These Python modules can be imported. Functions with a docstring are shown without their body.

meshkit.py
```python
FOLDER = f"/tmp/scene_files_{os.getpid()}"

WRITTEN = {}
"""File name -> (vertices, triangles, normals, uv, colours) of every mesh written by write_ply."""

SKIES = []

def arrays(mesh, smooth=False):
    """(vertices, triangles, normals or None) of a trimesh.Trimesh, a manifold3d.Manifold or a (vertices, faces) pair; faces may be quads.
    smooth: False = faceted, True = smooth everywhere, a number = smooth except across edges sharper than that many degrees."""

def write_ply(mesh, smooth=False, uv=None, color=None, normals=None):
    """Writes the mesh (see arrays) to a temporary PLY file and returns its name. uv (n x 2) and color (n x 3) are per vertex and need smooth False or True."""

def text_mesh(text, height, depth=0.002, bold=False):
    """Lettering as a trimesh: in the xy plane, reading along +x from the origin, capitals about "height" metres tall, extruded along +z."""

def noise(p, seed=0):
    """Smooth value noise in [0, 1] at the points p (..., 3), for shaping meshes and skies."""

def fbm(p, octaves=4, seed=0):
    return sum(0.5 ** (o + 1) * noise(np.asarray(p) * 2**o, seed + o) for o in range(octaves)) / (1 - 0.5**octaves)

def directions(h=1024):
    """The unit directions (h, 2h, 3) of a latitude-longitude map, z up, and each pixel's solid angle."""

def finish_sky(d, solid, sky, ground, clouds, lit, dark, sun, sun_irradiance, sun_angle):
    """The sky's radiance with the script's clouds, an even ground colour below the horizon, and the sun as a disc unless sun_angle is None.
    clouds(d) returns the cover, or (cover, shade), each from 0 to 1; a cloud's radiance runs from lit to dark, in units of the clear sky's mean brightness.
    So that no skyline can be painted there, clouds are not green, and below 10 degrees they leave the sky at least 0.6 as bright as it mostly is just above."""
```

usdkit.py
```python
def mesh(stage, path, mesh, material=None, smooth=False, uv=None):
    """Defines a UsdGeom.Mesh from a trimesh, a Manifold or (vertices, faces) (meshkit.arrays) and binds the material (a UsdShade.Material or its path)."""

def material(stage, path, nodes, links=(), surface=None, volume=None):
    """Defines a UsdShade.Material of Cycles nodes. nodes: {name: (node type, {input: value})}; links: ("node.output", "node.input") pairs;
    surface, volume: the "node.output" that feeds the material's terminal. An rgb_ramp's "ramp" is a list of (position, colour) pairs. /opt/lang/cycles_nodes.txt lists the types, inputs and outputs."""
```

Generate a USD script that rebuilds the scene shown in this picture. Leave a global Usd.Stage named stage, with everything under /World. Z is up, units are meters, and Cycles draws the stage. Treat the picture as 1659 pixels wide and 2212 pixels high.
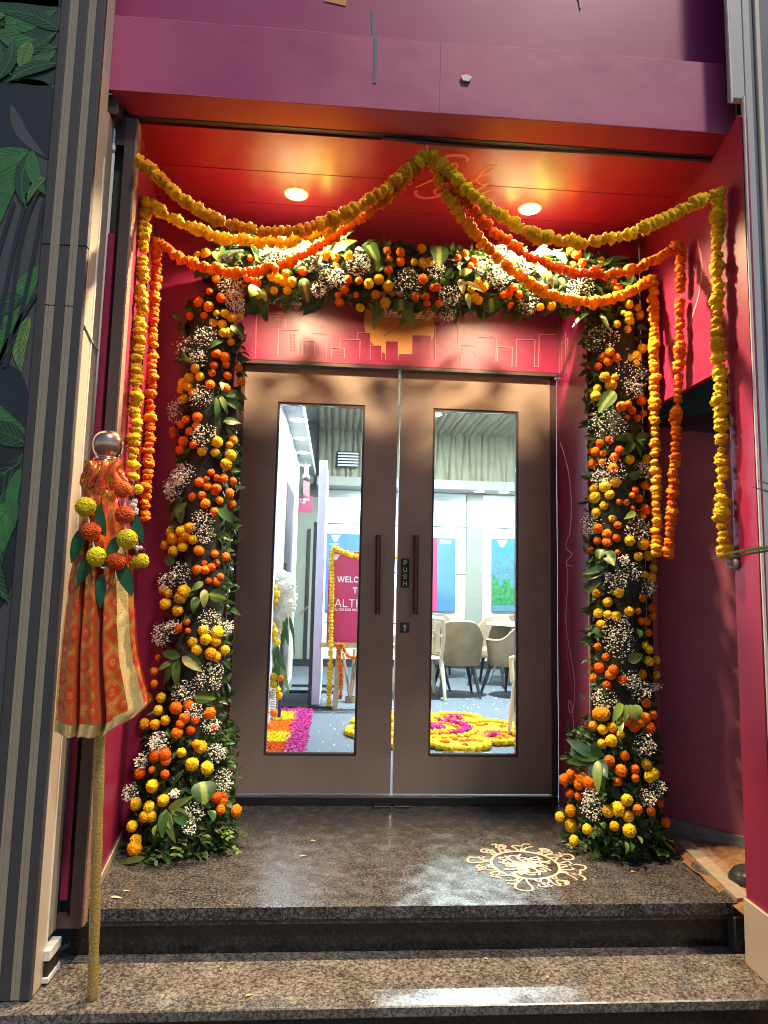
import math, random
import numpy as np, trimesh, usdkit, meshkit
from pxr import Usd, UsdGeom, UsdLux, UsdShade, Gf, Sdf
from shapely.geometry import LineString, Polygon, Point, box as sbox
from shapely.ops import unary_union

stage = Usd.Stage.CreateInMemory()
UsdGeom.SetStageUpAxis(stage, 'Z'); UsdGeom.SetStageMetersPerUnit(stage, 1.0)
WORLD = UsdGeom.Xform.Define(stage, '/World'); stage.SetDefaultPrim(WORLD.GetPrim())
UsdGeom.Scope.Define(stage, '/World/Looks')
PI = math.pi

# ------------------------------------------------------------------ camera
CW, CH = 1659.0, 2212.0                       # picture units used for measuring
EYE = np.array([-.3321, -3.7343, 1.156]); YAW, PITCH, ROLL, FPX = .0689, .1123, .0229, 1449.9
_f = np.array([math.sin(YAW)*math.cos(PITCH), math.cos(YAW)*math.cos(PITCH), math.sin(PITCH)])
_r0 = np.array([math.cos(YAW), -math.sin(YAW), 0]); _u0 = np.cross(_r0, _f)
_r = math.cos(ROLL)*_r0 + math.sin(ROLL)*_u0; _u = -math.sin(ROLL)*_r0 + math.cos(ROLL)*_u0
cam = UsdGeom.Camera.Define(stage, '/World/camera')
cam.CreateHorizontalApertureAttr(36.0); cam.CreateVerticalApertureAttr(48.0)
cam.CreateFocalLengthAttr(36.0*FPX/CW); cam.CreateClippingRangeAttr(Gf.Vec2f(.05, 1000))
cam.AddTransformOp().Set(Gf.Matrix4d(*[float(x) for x in (*_r, 0, *_u, 0, *(-_f), 0, *EYE, 1)]))
EXPOSURE = 0.0
cam.GetPrim().CreateAttribute('exposure', Sdf.ValueTypeNames.Float).Set(EXPOSURE)

# ------------------------------------------------------------------ sky and street light
SUN_DIR = np.array([.27, -.43, .85]); SUN_DIR /= np.linalg.norm(SUN_DIR)    # towards the light
sky_mat = usdkit.material(stage, '/World/Looks/night_sky', {
    's': ('sky_texture', {'sky_type': 'single_scattering', 'sun_disc': False, 'sun_elevation': math.asin(SUN_DIR[2]),
                          'sun_rotation': math.atan2(SUN_DIR[0], SUN_DIR[1])}),
    'b': ('background_shader', {'strength': .095})}, [('s.color', 'b.color')], surface='b.background')
sky = UsdLux.DomeLight.Define(stage, '/World/sky'); UsdShade.MaterialBindingAPI.Apply(sky.GetPrim()).Bind(sky_mat)
sky.GetPrim().SetCustomDataByKey('kind', 'structure')
sun = UsdLux.DistantLight.Define(stage, '/World/street_light')
sun.CreateIntensityAttr(.75); sun.CreateAngleAttr(6.0); sun.CreateNormalizeAttr(True); sun.CreateColorAttr(Gf.Vec3f(1, .87, .72))
z = SUN_DIR; x = np.cross([0, 0, 1], z); x /= np.linalg.norm(x); y = np.cross(z, x)
sun.AddTransformOp().Set(Gf.Matrix4d(*[float(q) for q in (*x, 0, *y, 0, *z, 0, 0, 0, 0, 1)]))
LAMP_POWER, ROOM_POWER = 18000.0, 400.0

# ------------------------------------------------------------------ helpers
def at(u, v, x=None, y=None, z=None):
    """The point seen at picture position (u, v) on the plane x=, y= or z=."""
    d = _f + (u-CW/2)/FPX*_r - (v-CH/2)/FPX*_u
    k, val = (0, x) if x is not None else (1, y) if y is not None else (2, z)
    return EYE + d*(val-EYE[k])/d[k]
def atp(u, v, p0, n):
    d = _f + (u-CW/2)/FPX*_r - (v-CH/2)/FPX*_u
    return EYE + d*(np.dot(np.asarray(p0)-EYE, n)/np.dot(d, n))
used = {}
def numbered(parent, name):
    k = used.get((parent, name), 0); used[(parent, name)] = k+1
    return f'{parent}/{name}' + (f'_{k:03d}' if k else '')
LOC = {}
def tag(prim, label=None, cat=None, group=None, kind=None):
    for k, v in (('label', label), ('category', cat), ('group', group), ('kind', kind)):
        if v: prim.SetCustomDataByKey(k, v)
    return prim
def thing(name, label=None, cat=None, loc=(0, 0, 0), group=None, kind=None):
    path = numbered('/World', name); x = UsdGeom.Xform.Define(stage, path)
    x.AddTranslateOp().Set(Gf.Vec3d(*[float(q) for q in loc])); LOC[path] = np.array(loc, float)
    tag(x.GetPrim(), label, cat, group, kind); return path
def part(parent, name, mesh, mat, smooth=False, label=None, kind=None, uv=None):
    """One mesh, given in world coordinates, as a child of parent."""
    v, f = (np.asarray(mesh.vertices), np.asarray(mesh.faces)) if hasattr(mesh, 'vertices') else (np.asarray(mesh[0], float), np.asarray(mesh[1], int))
    loc = LOC.get(parent, np.zeros(3)); path = numbered(parent, name)
    m = usdkit.mesh(stage, path, (v-loc, f), mat, smooth=smooth, uv=uv); LOC[path] = loc
    tag(m.GetPrim(), label, kind=kind); return path
def single(name, mesh, mat, label=None, cat=None, group=None, kind=None, smooth=False, uv=None):
    """A top-level thing that is one mesh."""
    path = part('/World', name, mesh, mat, smooth, uv=uv); tag(stage.GetPrimAtPath(path), label, cat, group, kind); return path
cat_ = trimesh.util.concatenate
def box(x0, x1, y0, y1, z0, z1, bev=0):
    e = np.array([x1-x0, y1-y0, z1-z0]); c = np.array([x0+x1, y0+y1, z0+z1])/2
    if bev <= 0:
        return trimesh.creation.box(e, trimesh.transformations.translation_matrix(c))
    s = []
    for k in range(3):
        h = e/2-bev; h[k] = e[k]/2
        s += [np.array([a, b, d])*h for a in (-1, 1) for b in (-1, 1) for d in (-1, 1)]
    m = trimesh.convex.convex_hull(np.array(s)); m.apply_translation(c); return m
def quad(a, b, c, d): return trimesh.Trimesh(np.array([a, b, c, d], float), [[0, 1, 2], [0, 2, 3]], process=False)
def tube(pts, r, n=8, caps=True):
    pts = np.asarray(pts, float); rr = np.broadcast_to(r, len(pts))
    t = np.gradient(pts, axis=0); t /= np.linalg.norm(t, axis=1, keepdims=True)+1e-12
    up = np.array([0, 0, 1.0]) if abs(t[0][2]) < .9 else np.array([0, 1.0, 0]); V = []
    a = np.cross(t[0], up); a /= np.linalg.norm(a)
    for i in range(len(pts)):
        a = a-t[i]*np.dot(a, t[i]); a /= np.linalg.norm(a)+1e-12; b = np.cross(t[i], a)
        th = np.linspace(0, 2*PI, n, endpoint=False)
        V.append(pts[i]+rr[i]*(np.cos(th)[:, None]*a+np.sin(th)[:, None]*b))
    V = np.vstack(V); F = []
    for i in range(len(pts)-1):
        for j in range(n):
            p, q = i*n+j, i*n+(j+1) % n
            F += [[p, q, q+n], [p, q+n, p+n]]
    if caps:
        for i, s in ((0, 1), (len(pts)-1, -1)):
            V = np.vstack([V, pts[i]]); k = len(V)-1
            F += [[k, i*n+(j+1) % n, i*n+j][::s] for j in range(n)]
    return trimesh.Trimesh(V, F, process=False)
def bar(p, q, w, h=None):
    """A square bar from p to q."""
    p, q = np.asarray(p, float), np.asarray(q, float); d = q-p; L = np.linalg.norm(d); d /= L
    a = np.cross(d, [0, 1, 0]) if abs(d[1]) < .9 else np.cross(d, [0, 0, 1]); a /= np.linalg.norm(a); b = np.cross(d, a)
    m = trimesh.creation.box([w, h or w, L]); T = np.eye(4); T[:3, 0], T[:3, 1], T[:3, 2], T[:3, 3] = a, b, d, (p+q)/2
    m.apply_transform(T); return m
def extr(shape, depth):
    gs = getattr(shape, 'geoms', [shape])
    return cat_([trimesh.creation.extrude_polygon(g, depth, engine='earcut') for g in gs if g.area > 1e-9])
def plane_map(mesh, origin, ex, ey):
    """Moves a flat mesh drawn in xy to the plane at origin with axes ex, ey."""
    ex, ey = np.asarray(ex, float), np.asarray(ey, float); ez = np.cross(ex, ey)
    v = mesh.vertices; mesh.vertices = np.asarray(origin)+v[:, :1]*ex+v[:, 1:2]*ey+v[:, 2:3]*ez; return mesh
EX, EZ = (1, 0, 0), (0, 0, 1)
def front(shape, y, depth=.0012):
    """A flat shape drawn in (x, z), lying on the wall at y and facing the street."""
    return plane_map(extr(shape, depth), (0, y, 0), EX, EZ)
def side(shape, x, s, depth=.0012):
    """A flat shape drawn in (y, z) on the wall at x; s=-1 faces left, 1 right."""
    m = extr(shape, depth); v = m.vertices.copy(); m.vertices = np.c_[x+s*v[:, 2], v[:, 0], v[:, 1]]
    if s < 0: m.invert()
    m.fix_normals(); return m
def text(s, x, y, z, h, bold=False, depth=.0015, center=False):
    m = meshkit.text_mesh(s, h, depth, bold)
    if center: m.apply_translation([-(m.bounds[0][0]+m.bounds[1][0])/2, 0, 0])
    return plane_map(m, (x, y, z), EX, EZ)
def ribbon(pts, w): return LineString(np.asarray(pts)).buffer(w/2, cap_style=1)
def spline(pts, n=40, closed=False):
    from scipy.interpolate import splprep, splev
    p = np.asarray(pts, float)
    k = min(3, len(p)-1); tck, _ = splprep(p.T, s=0, k=k); return np.array(splev(np.linspace(0, 1, n), tck)).T

# ------------------------------------------------------------------ materials
def mat(name, color, rough=.5, metal=0., spec=.5, var=0., scale=20., bump=0., bscale=200., coat=0., vcol=None, trans=0.):
    n = {'p': ('principled_bsdf', {'base_color': color, 'roughness': rough, 'metallic': metal, 'specular_ior_level': spec, 'coat_weight': coat, 'coat_roughness': .08})}
    L = []
    if var > 0 or bump > 0: n['g'] = ('geometry', {})
    if var > 0:
        c2 = vcol if vcol is not None else tuple(c*(1-var) for c in color)
        n['t'] = ('noise_texture', {'scale': scale, 'detail': 5., 'roughness': .6})
        n['r'] = ('rgb_ramp', {'ramp': [(.3, c2), (.7, color)]})
        L += [('g.position', 't.vector'), ('t.fac', 'r.fac'), ('r.color', 'p.base_color')]
        n['q'] = ('map_range', {'from_min': .3, 'from_max': .7, 'to_min': min(1, rough*1.25), 'to_max': rough*.85, 'clamp': True})
        L += [('t.fac', 'q.value'), ('q.result', 'p.roughness')]
    if bump > 0:
        n['bt'] = ('noise_texture', {'scale': bscale, 'detail': 4.}); n['bb'] = ('bump', {'strength': bump, 'distance': .01})
        L += [('g.position', 'bt.vector'), ('bt.fac', 'bb.height'), ('bb.normal', 'p.normal')]
    out = 'p.BSDF'
    if trans > 0:
        n['tr'] = ('translucent_bsdf', {'color': color}); n['mx'] = ('mix_closure', {'fac': trans})
        L += [('p.BSDF', 'mx.closure1'), ('tr.BSDF', 'mx.closure2')]; out = 'mx.closure'
        if var > 0: L += [('r.color', 'tr.color')]
    return usdkit.material(stage, '/World/Looks/'+name, n, L, surface=out)
def emit(name, color, strength):
    return usdkit.material(stage, '/World/Looks/'+name, {'e': ('emission', {'color': color, 'strength': strength})}, surface='e.emission')
def flower_mat(name, hi, lo, trans=.18):
    """Petal colour: lighter crests, deeper creases, and each head a little different."""
    n = {'g': ('geometry', {}), 't': ('noise_texture', {'scale': 260., 'detail': 3.}), 'v': ('voronoi_texture', {'scale': 190., 'feature': 'f1'}),
         'r': ('rgb_ramp', {'ramp': [(.28, lo), (.62, hi)]}), 'o': ('object_info', {}), 'h': ('hsv', {'saturation': 1.0, 'hue': .5}),
         'mr': ('map_range', {'from_min': 0., 'from_max': 1., 'to_min': .86, 'to_max': 1.1}), 'b': ('bump', {'strength': .8, 'distance': .004}), 'mh': ('map_range', {'from_min': 0., 'from_max': 1., 'to_min': .488, 'to_max': .512}),
         'p': ('principled_bsdf', {'roughness': .75, 'specular_ior_level': .2}), 'tr': ('translucent_bsdf', {}), 'mx': ('mix_closure', {'fac': trans})}
    L = [('g.position', 't.vector'), ('g.position', 'v.vector'), ('t.fac', 'r.fac'), ('r.color', 'h.color'), ('o.random', 'mr.value'), ('mr.result', 'h.value'), ('o.random', 'mh.value'), ('mh.result', 'h.hue'),
         ('h.color', 'p.base_color'), ('h.color', 'tr.color'), ('v.distance', 'b.height'), ('b.normal', 'p.normal'), ('p.BSDF', 'mx.closure1'), ('tr.BSDF', 'mx.closure2')]
    return usdkit.material(stage, '/World/Looks/'+name, n, L, surface='mx.closure')
M = {}
MAROON = (.23, .012, .055)
M['vinyl'] = mat('maroon_vinyl', MAROON, .36, var=.12, scale=3., bump=.02, bscale=30.)
M['upper_vinyl'] = mat('maroon_upper_wall', (.30, .028, .13), .4, var=.14, scale=2.5, bump=.03, bscale=260.)
M['ceiling_vinyl'] = mat('glossy_maroon_ceiling', (.23, .010, .04), .30, var=.1, scale=2., bump=.015, bscale=6.)
M['fascia'] = usdkit.material(stage, '/World/Looks/maroon_fascia', {'g': ('geometry', {}), 'n': ('noise_texture', {'scale': 2.2, 'detail': 5.}), 'r': ('rgb_ramp', {'ramp': [(.3, (.29, .042, .125)), (.7, (.37, .06, .16))]}),
    'mp': ('mapping', {'scale': (5., 5., 26.), 'rotation': (0., .25, 0.)}), 's': ('noise_texture', {'scale': 1., 'detail': 6., 'roughness': .7}), 'sr': ('map_range', {'from_min': .66, 'from_max': .80, 'to_min': 0., 'to_max': .45, 'clamp': True}),
    'm': ('mix_color', {'b': (.45, .28, .34)}), 'w': ('noise_texture', {'scale': 5., 'detail': 2.}), 'b': ('bump', {'strength': .10, 'distance': .02}), 'q': ('map_range', {'from_min': .3, 'from_max': .7, 'to_min': .30, 'to_max': .52}),
    'p': ('principled_bsdf', {})}, [('g.position', 'n.vector'), ('g.position', 'mp.vector'), ('mp.vector', 's.vector'), ('n.fac', 'r.fac'), ('s.fac', 'sr.value'), ('sr.result', 'm.fac'), ('r.color', 'm.a'), ('m.result', 'p.base_color'),
    ('g.position', 'w.vector'), ('w.fac', 'b.height'), ('b.normal', 'p.normal'), ('n.fac', 'q.value'), ('q.result', 'p.roughness')], surface='p.BSDF')
M['black'] = mat('black_gap', (.012, .011, .013), .6)
M['brownsteel'] = mat('dark_brown_steel', (.055, .032, .03), .4, var=.3, scale=15.)
M['door'] = mat('brown_door_laminate', (.255, .195, .152), .24, var=.2, scale=5., bump=.012, bscale=40.)
M['doordark'] = mat('dark_door_edge', (.05, .028, .022), .4)
M['rubber'] = mat('black_threshold', (.015, .013, .013), .35, var=.3, scale=30.)
M['beige'] = mat('beige_panel', (.44, .37, .30), .4, var=.12, scale=4.)
M['greybeige'] = mat('grey_beige_column', (.27, .24, .20), .45, var=.2, scale=8.)
M['clad'] = mat('charcoal_cladding', (.045, .043, .047), .55, var=.25, scale=60., bump=.06, bscale=400.)
M['batten'] = mat('khaki_batten', (.25, .22, .165), .42, var=.15, scale=30.)
M['whiteline'] = mat('white_trim', (.62, .62, .60), .5, var=.25, scale=25.)
M['cream'] = mat('cream_batten', (.55, .50, .42), .45, var=.1, scale=10.)
M['greypanel'] = mat('grey_panel', (.40, .41, .43), .42, var=.1, scale=6.)
M['bluegrey'] = mat('blue_grey_board', (.10, .12, .16), .4, var=.1, scale=6.)
M['print_white'] = mat('print_white', (.80, .72, .72), .5)
M['print_pink'] = mat('print_pink', (.52, .17, .20), .5)
M['print_sun'] = mat('print_amber', (.50, .22, .05), .45, var=.08, scale=8.)
M['gold'] = mat('gold_letter', (.70, .55, .30), .3, metal=.9)
M['steel'] = mat('brushed_steel', (.5, .47, .43), .3, metal=1.)
M['handle'] = mat('bronze_handle', (.09, .045, .035), .32, metal=.4)
M['teal'] = mat('teal_tape', (.05, .12, .17), .5, var=.2, scale=60.)
M['paper'] = mat('white_paper', (.75, .73, .70), .7)
M['soil'] = mat('orange_soil', (.26, .13, .05), .9, var=.6, scale=22., bump=.5, bscale=60.)
M['stonecurb'] = mat('beige_curb_stone', (.30, .25, .19), .6, var=.25, scale=30., bump=.1, bscale=150.)
M['plaster'] = mat('reddish_broken_mortar', (.28, .16, .11), .8, var=.4, scale=40., bump=.4, bscale=120.)
M['beam'] = mat('grey_concrete_kerb', (.22, .23, .22), .7, var=.35, scale=35., bump=.2, bscale=150.)
M['bag'] = mat('black_plastic_bag', (.02, .022, .027), .35, bump=.4, bscale=25.)
M['teal_panel'] = mat('teal_board', (.03, .13, .17), .45, var=.15, scale=12.)
M['purple_panel'] = mat('dark_purple_board', (.05, .012, .06), .5)
M['innerwall'] = mat('inner_maroon_wall', (.33, .085, .14), .45, var=.15, scale=5.)
M['asphalt'] = mat('dark_pavement', (.06, .058, .055), .8, var=.4, scale=40., bump=.3, bscale=120.)
M['wood'] = mat('pale_pine', (.55, .42, .25), .5, var=.25, scale=18.)
M['bamboo'] = mat('brown_stick', (.30, .19, .12), .6, var=.3, scale=40.)
# polished granite: fine pale flecks in a nearly black brown ground
def granite(name, sc, pale, dark, rough, lo=.46, hi=.62):
    return usdkit.material(stage, '/World/Looks/'+name, {
        'g': ('geometry', {}), 'n1': ('noise_texture', {'scale': sc, 'detail': 4., 'roughness': .65, 'distortion': .6}),
        'n2': ('noise_texture', {'scale': sc*.12, 'detail': 3.}), 'v': ('voronoi_texture', {'scale': sc*1.6}),
        'r': ('rgb_ramp', {'ramp': [(0., dark), (lo, tuple(1.3*c for c in dark)), (hi, pale), (1., tuple(min(1, 1.35*c) for c in pale))]}),
        'vr': ('rgb_ramp', {'ramp': [(.15, (.5, .48, .46)), (.55, (1.15, 1.1, 1.05))]}), 'm': ('mix_color', {'blend_type': 'multiply', 'fac': .8}),
        'br': ('rgb_ramp', {'ramp': [(.3, (.65, .62, .6)), (.7, (1.1, 1.08, 1.05))]}), 'm2': ('mix_color', {'blend_type': 'multiply', 'fac': 1.}),
        'q': ('map_range', {'from_min': .35, 'from_max': .65, 'to_min': rough*.7, 'to_max': rough*1.5, 'clamp': True}),
        'b': ('bump', {'strength': .12, 'distance': .003}), 'p': ('principled_bsdf', {'specular_ior_level': .45})},
        [('g.position', 'n1.vector'), ('g.position', 'n2.vector'), ('g.position', 'v.vector'), ('n1.fac', 'r.fac'), ('v.distance', 'vr.fac'),
         ('r.color', 'm.a'), ('vr.color', 'm.b'), ('n2.fac', 'br.fac'), ('m.result', 'm2.a'), ('br.color', 'm2.b'), ('m2.result', 'p.base_color'),
         ('n2.fac', 'q.value'), ('q.result', 'p.roughness'), ('n1.fac', 'b.height'), ('b.normal', 'p.normal')], surface='p.BSDF')
M['granite'] = granite('landing_granite', 120., (.145, .147, .152), (.016, .016, .017), .2)
M['granite_step'] = granite('step_granite', 84., (.175, .168, .16), (.034, .033, .033), .28, .42, .58)
M['granite_dark'] = granite('riser_granite', 70., (.03, .027, .025), (.006, .006, .006), .25)
M['granite_edge'] = granite('edge_granite', 100., (.085, .082, .08), (.018, .017, .017), .35)
M['glass'] = usdkit.material(stage, '/World/Looks/door_glass', {'t': ('transparent_bsdf', {'color': (.93, .97, .96)}), 'g': ('glossy_bsdf', {'roughness': .02}),
    'f': ('fresnel', {'IOR': 1.45}), 'm': ('mix_closure', {})}, [('f.fac', 'm.fac'), ('t.BSDF', 'm.closure1'), ('g.BSDF', 'm.closure2')], surface='m.closure')
M['marigold_y'] = flower_mat('yellow_marigold', (.93, .63, .02), (.70, .36, .006))
M['marigold_o'] = flower_mat('orange_marigold', (.90, .22, .008), (.58, .09, .003))
M['marigold_yo'] = flower_mat('amber_marigold', (.90, .42, .01), (.60, .19, .004))
M['pom_y'] = flower_mat('lemon_pompom', (.85, .72, .03), (.6, .42, .01)); M['pom_o'] = flower_mat('orange_pompom', (.85, .17, .03), (.5, .05, .01))
M['rose'] = flower_mat('dark_rose', (.30, .015, .04), (.12, .004, .012)); M['jasmine'] = flower_mat('white_petal', (.82, .78, .68), (.6, .55, .42))
M['petal_pink'] = flower_mat('pink_petal', (.72, .07, .32), (.4, .02, .16)); M['petal_y'] = flower_mat('yellow_petal', (.85, .66, .02), (.7, .45, .01))
M['gyp'] = mat('babys_breath_bud', (.74, .73, .65), .8)
M['gypstem'] = mat('pale_stem', (.10, .13, .05), .7)
def leafmat(name, a, b, rough=.4, trans=.2, sc=14.): return mat(name, a, rough, var=.5, vcol=b, scale=sc, trans=trans, spec=.45)
M['leaf'] = leafmat('foliage_leaf', (.055, .12, .022), (.018, .05, .012), .45)
M['leaf_big'] = leafmat('broad_leaf', (.05, .125, .03), (.022, .07, .018), .3)
M['leaf_pale'] = leafmat('pale_leaf', (.20, .28, .07), (.10, .19, .04), .35)
M['leaf_cream'] = leafmat('variegated_leaf', (.45, .45, .2), (.12, .2, .05), .35, sc=45.)
M['leaf_fake'] = mat('green_fabric_leaf', (.008, .105, .038), .5, var=.35, scale=20., bump=.1, bscale=120.)
M['leaf_blue'] = leafmat('bluish_leaf', (.05, .12, .09), (.02, .06, .05), .3)
M['stem'] = mat('green_stem', (.06, .11, .025), .6); M['string'] = mat('mint_string', (.42, .55, .42), .7)
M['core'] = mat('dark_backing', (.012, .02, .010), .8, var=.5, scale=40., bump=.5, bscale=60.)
# striped leaf: a pale band along the midrib, from the leaf's own coordinates
M['leaf_stripe'] = usdkit.material(stage, '/World/Looks/striped_leaf', {'u': ('uvmap', {'attribute': 'st'}), 's': ('separate_xyz', {}),
    'n': ('noise_texture', {'scale': 60.}), 'a': ('math', {'math_type': 'multiply_add', 'value2': .10, 'value3': -.05}), 'ad': ('math', {'math_type': 'add'}),
    'g': ('geometry', {}), 'r': ('rgb_ramp', {'ramp': [(0, (.02, .05, .012)), (.34, (.025, .07, .018)), (.42, (.16, .22, .04)), (.58, (.16, .22, .04)), (.66, (.025, .07, .018)), (1, (.02, .05, .012))]}),
    'p': ('principled_bsdf', {'roughness': .45, 'specular_ior_level': .3})}, [('u.UV', 's.vector'), ('g.position', 'n.vector'), ('n.fac', 'a.value1'), ('s.x', 'ad.value1'), ('a.value', 'ad.value2'),
    ('ad.value', 'r.fac'), ('r.color', 'p.base_color')], surface='p.BSDF')
M['rangoli'] = mat('cream_rangoli_powder', (.50, .40, .29), .85, var=.15, scale=120., bump=.3, bscale=500.)
# brocade: a lattice of gold diamonds with a gold motif in each, woven in orange silk
def brocade():
    n = {'u': ('uvmap', {'attribute': 'st'}), 's': ('separate_xyz', {}), 'nz': ('noise_texture', {'scale': 420., 'detail': 2.}), 'g': ('geometry', {})}; L = [('u.UV', 's.vector'), ('g.position', 'nz.vector')]
    def m(k, t, a, b=None, c=None):
        d = {'math_type': t}
        for i, v in ((1, a), (2, b), (3, c)):
            if isinstance(v, str): L.append((v, f'{k}.value{i}'))
            elif v is not None: d[f'value{i}'] = float(v)
        n[k] = ('math', d); return k+'.value'
    p = m('p1', 'add', 's.x', 's.y'); q = m('q1', 'subtract', 's.x', 's.y')
    a = m('a1', 'pingpong', p, .5); b = m('b1', 'pingpong', q, .5)
    line = m('ln', 'minimum', a, b); l1 = m('l1', 'less_than', line, .065)                  # outer lattice
    l2a = m('l2a', 'subtract', line, .135); l2b = m('l2b', 'absolute', l2a); l2 = m('l2', 'less_than', l2b, .022)     # inner thin line
    ca = m('ca', 'subtract', .5, a); cb = m('cb', 'subtract', .5, b); c2 = m('c2', 'multiply', ca, ca); d2 = m('d2', 'multiply_add', cb, cb, c2); r = m('r', 'sqrt', d2)
    an = m('an', 'arctan2', ca, cb); pe = m('pe', 'multiply', an, 8.); co = m('co', 'cosine', pe); rr = m('rr', 'multiply_add', co, .035, .16)
    mo = m('mo', 'less_than', r, rr); ho = m('ho', 'greater_than', r, .055); mh = m('mh', 'multiply', mo, ho)
    g1 = m('g1', 'maximum', l1, l2); g2 = m('g2', 'maximum', g1, mh); gz = m('gz', 'greater_than', 'nz.fac', .25); g3 = m('g3', 'multiply', g2, gz)
    n['c'] = ('mix_color', {'a': (.60, .036, .006), 'b': (.72, .31, .03)}); n['ro'] = ('mix_float', {'a': .34, 'b': .26}); n['me'] = ('mix_float', {'a': .08, 'b': .65})
    n['wb'] = ('noise_texture', {'scale': 28., 'detail': 3.}); n['bp'] = ('bump', {'strength': .18, 'distance': .012})
    n['pp'] = ('principled_bsdf', {'sheen_weight': .15})
    L += [(g3, 'c.fac'), (g3, 'ro.fac'), (g3, 'me.fac'), ('c.result', 'pp.base_color'), ('ro.result', 'pp.roughness'), ('me.result', 'pp.metallic'), ('g.position', 'wb.vector'), ('wb.fac', 'bp.height'), ('bp.normal', 'pp.normal')]
    return usdkit.material(stage, '/World/Looks/orange_brocade', n, L, surface='pp.BSDF')
M['brocade'] = brocade()
M['zari'] = mat('gold_zari_border', (.78, .58, .24), .36, metal=.6, var=.45, scale=300., bump=.6, bscale=500.)
M['goldwrap'] = mat('gold_pole_wrap', (.58, .40, .12), .36, metal=.65, var=.4, scale=90., bump=.5, bscale=140.)
M['copper'] = mat('polished_copper', (.62, .40, .29), .2, metal=1., bump=.03, bscale=40.)

# ================================================================== the setting
S = 'structure'
YB, YW, XL, XR, ZC = 0.0, -.483, -1.21, 1.20, 2.984      # door plane, front wall plane, side walls, ceiling
single('ground', quad((-120, -120, -.35), (120, -120, -.35), (120, 120, -.35), (-120, 120, -.35)), M['asphalt'], kind=S)
st = thing('lower_step', kind=S, loc=(0, -1.3, -.35))
part(st, 'tread', box(-3.2, 1.30, -1.441, -1.09, -.205, -.17, .004), M['granite_step'])
part(st, 'riser', box(-3.2, 1.30, -1.415, -1.395, -.348, -.207), M['granite_dark'])
la = thing('landing', kind=S, loc=(0, -.6, -.17))
def prism(poly, z0, z1):
    p = Polygon(poly); m = trimesh.creation.extrude_polygon(p if p.exterior.is_ccw else Polygon(poly[::-1]), z1-z0, engine='earcut'); m.apply_translation([0, 0, z0]); return m
part(la, 'slab', prism([(-1.235, -1.145), (1.224, -1.145), (1.2905, -.56), (1.30, -.487), (.9165, -.487), (.9165, .05), (-.9165, .05), (-.9165, -.487), (-1.262, -.487)], -.042, 0), M['granite'])
part(la, 'nosing', box(-1.235, 1.222, -1.138, -1.10, -.064, -.0425, .004), M['granite_edge'])
part(la, 'riser', box(-1.235, 1.2, -1.112, -1.092, -.168, -.066), M['granite_dark'])
part(la, 'side_stone', box(1.2005, 1.232, -1.16, -1.09, -.1685, -.0445, .004), M['granite_edge'])
single('soil', trimesh.Trimesh(*(lambda n: (np.array([[1.2+.06*i, -1.4+.06*j, -.03+.05*meshkit.fbm(np.array([[i*.7, j*.7, 0]]), 3)[0]+.04*(i/n)] for j in range(n) for i in range(n)]),
    [f for j in range(n-1) for i in range(n-1) for f in ([j*n+i, j*n+i+1, (j+1)*n+i+1], [j*n+i, (j+1)*n+i+1, (j+1)*n+i])]))(22), process=False), M['soil'], kind=S, smooth=True)
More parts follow.
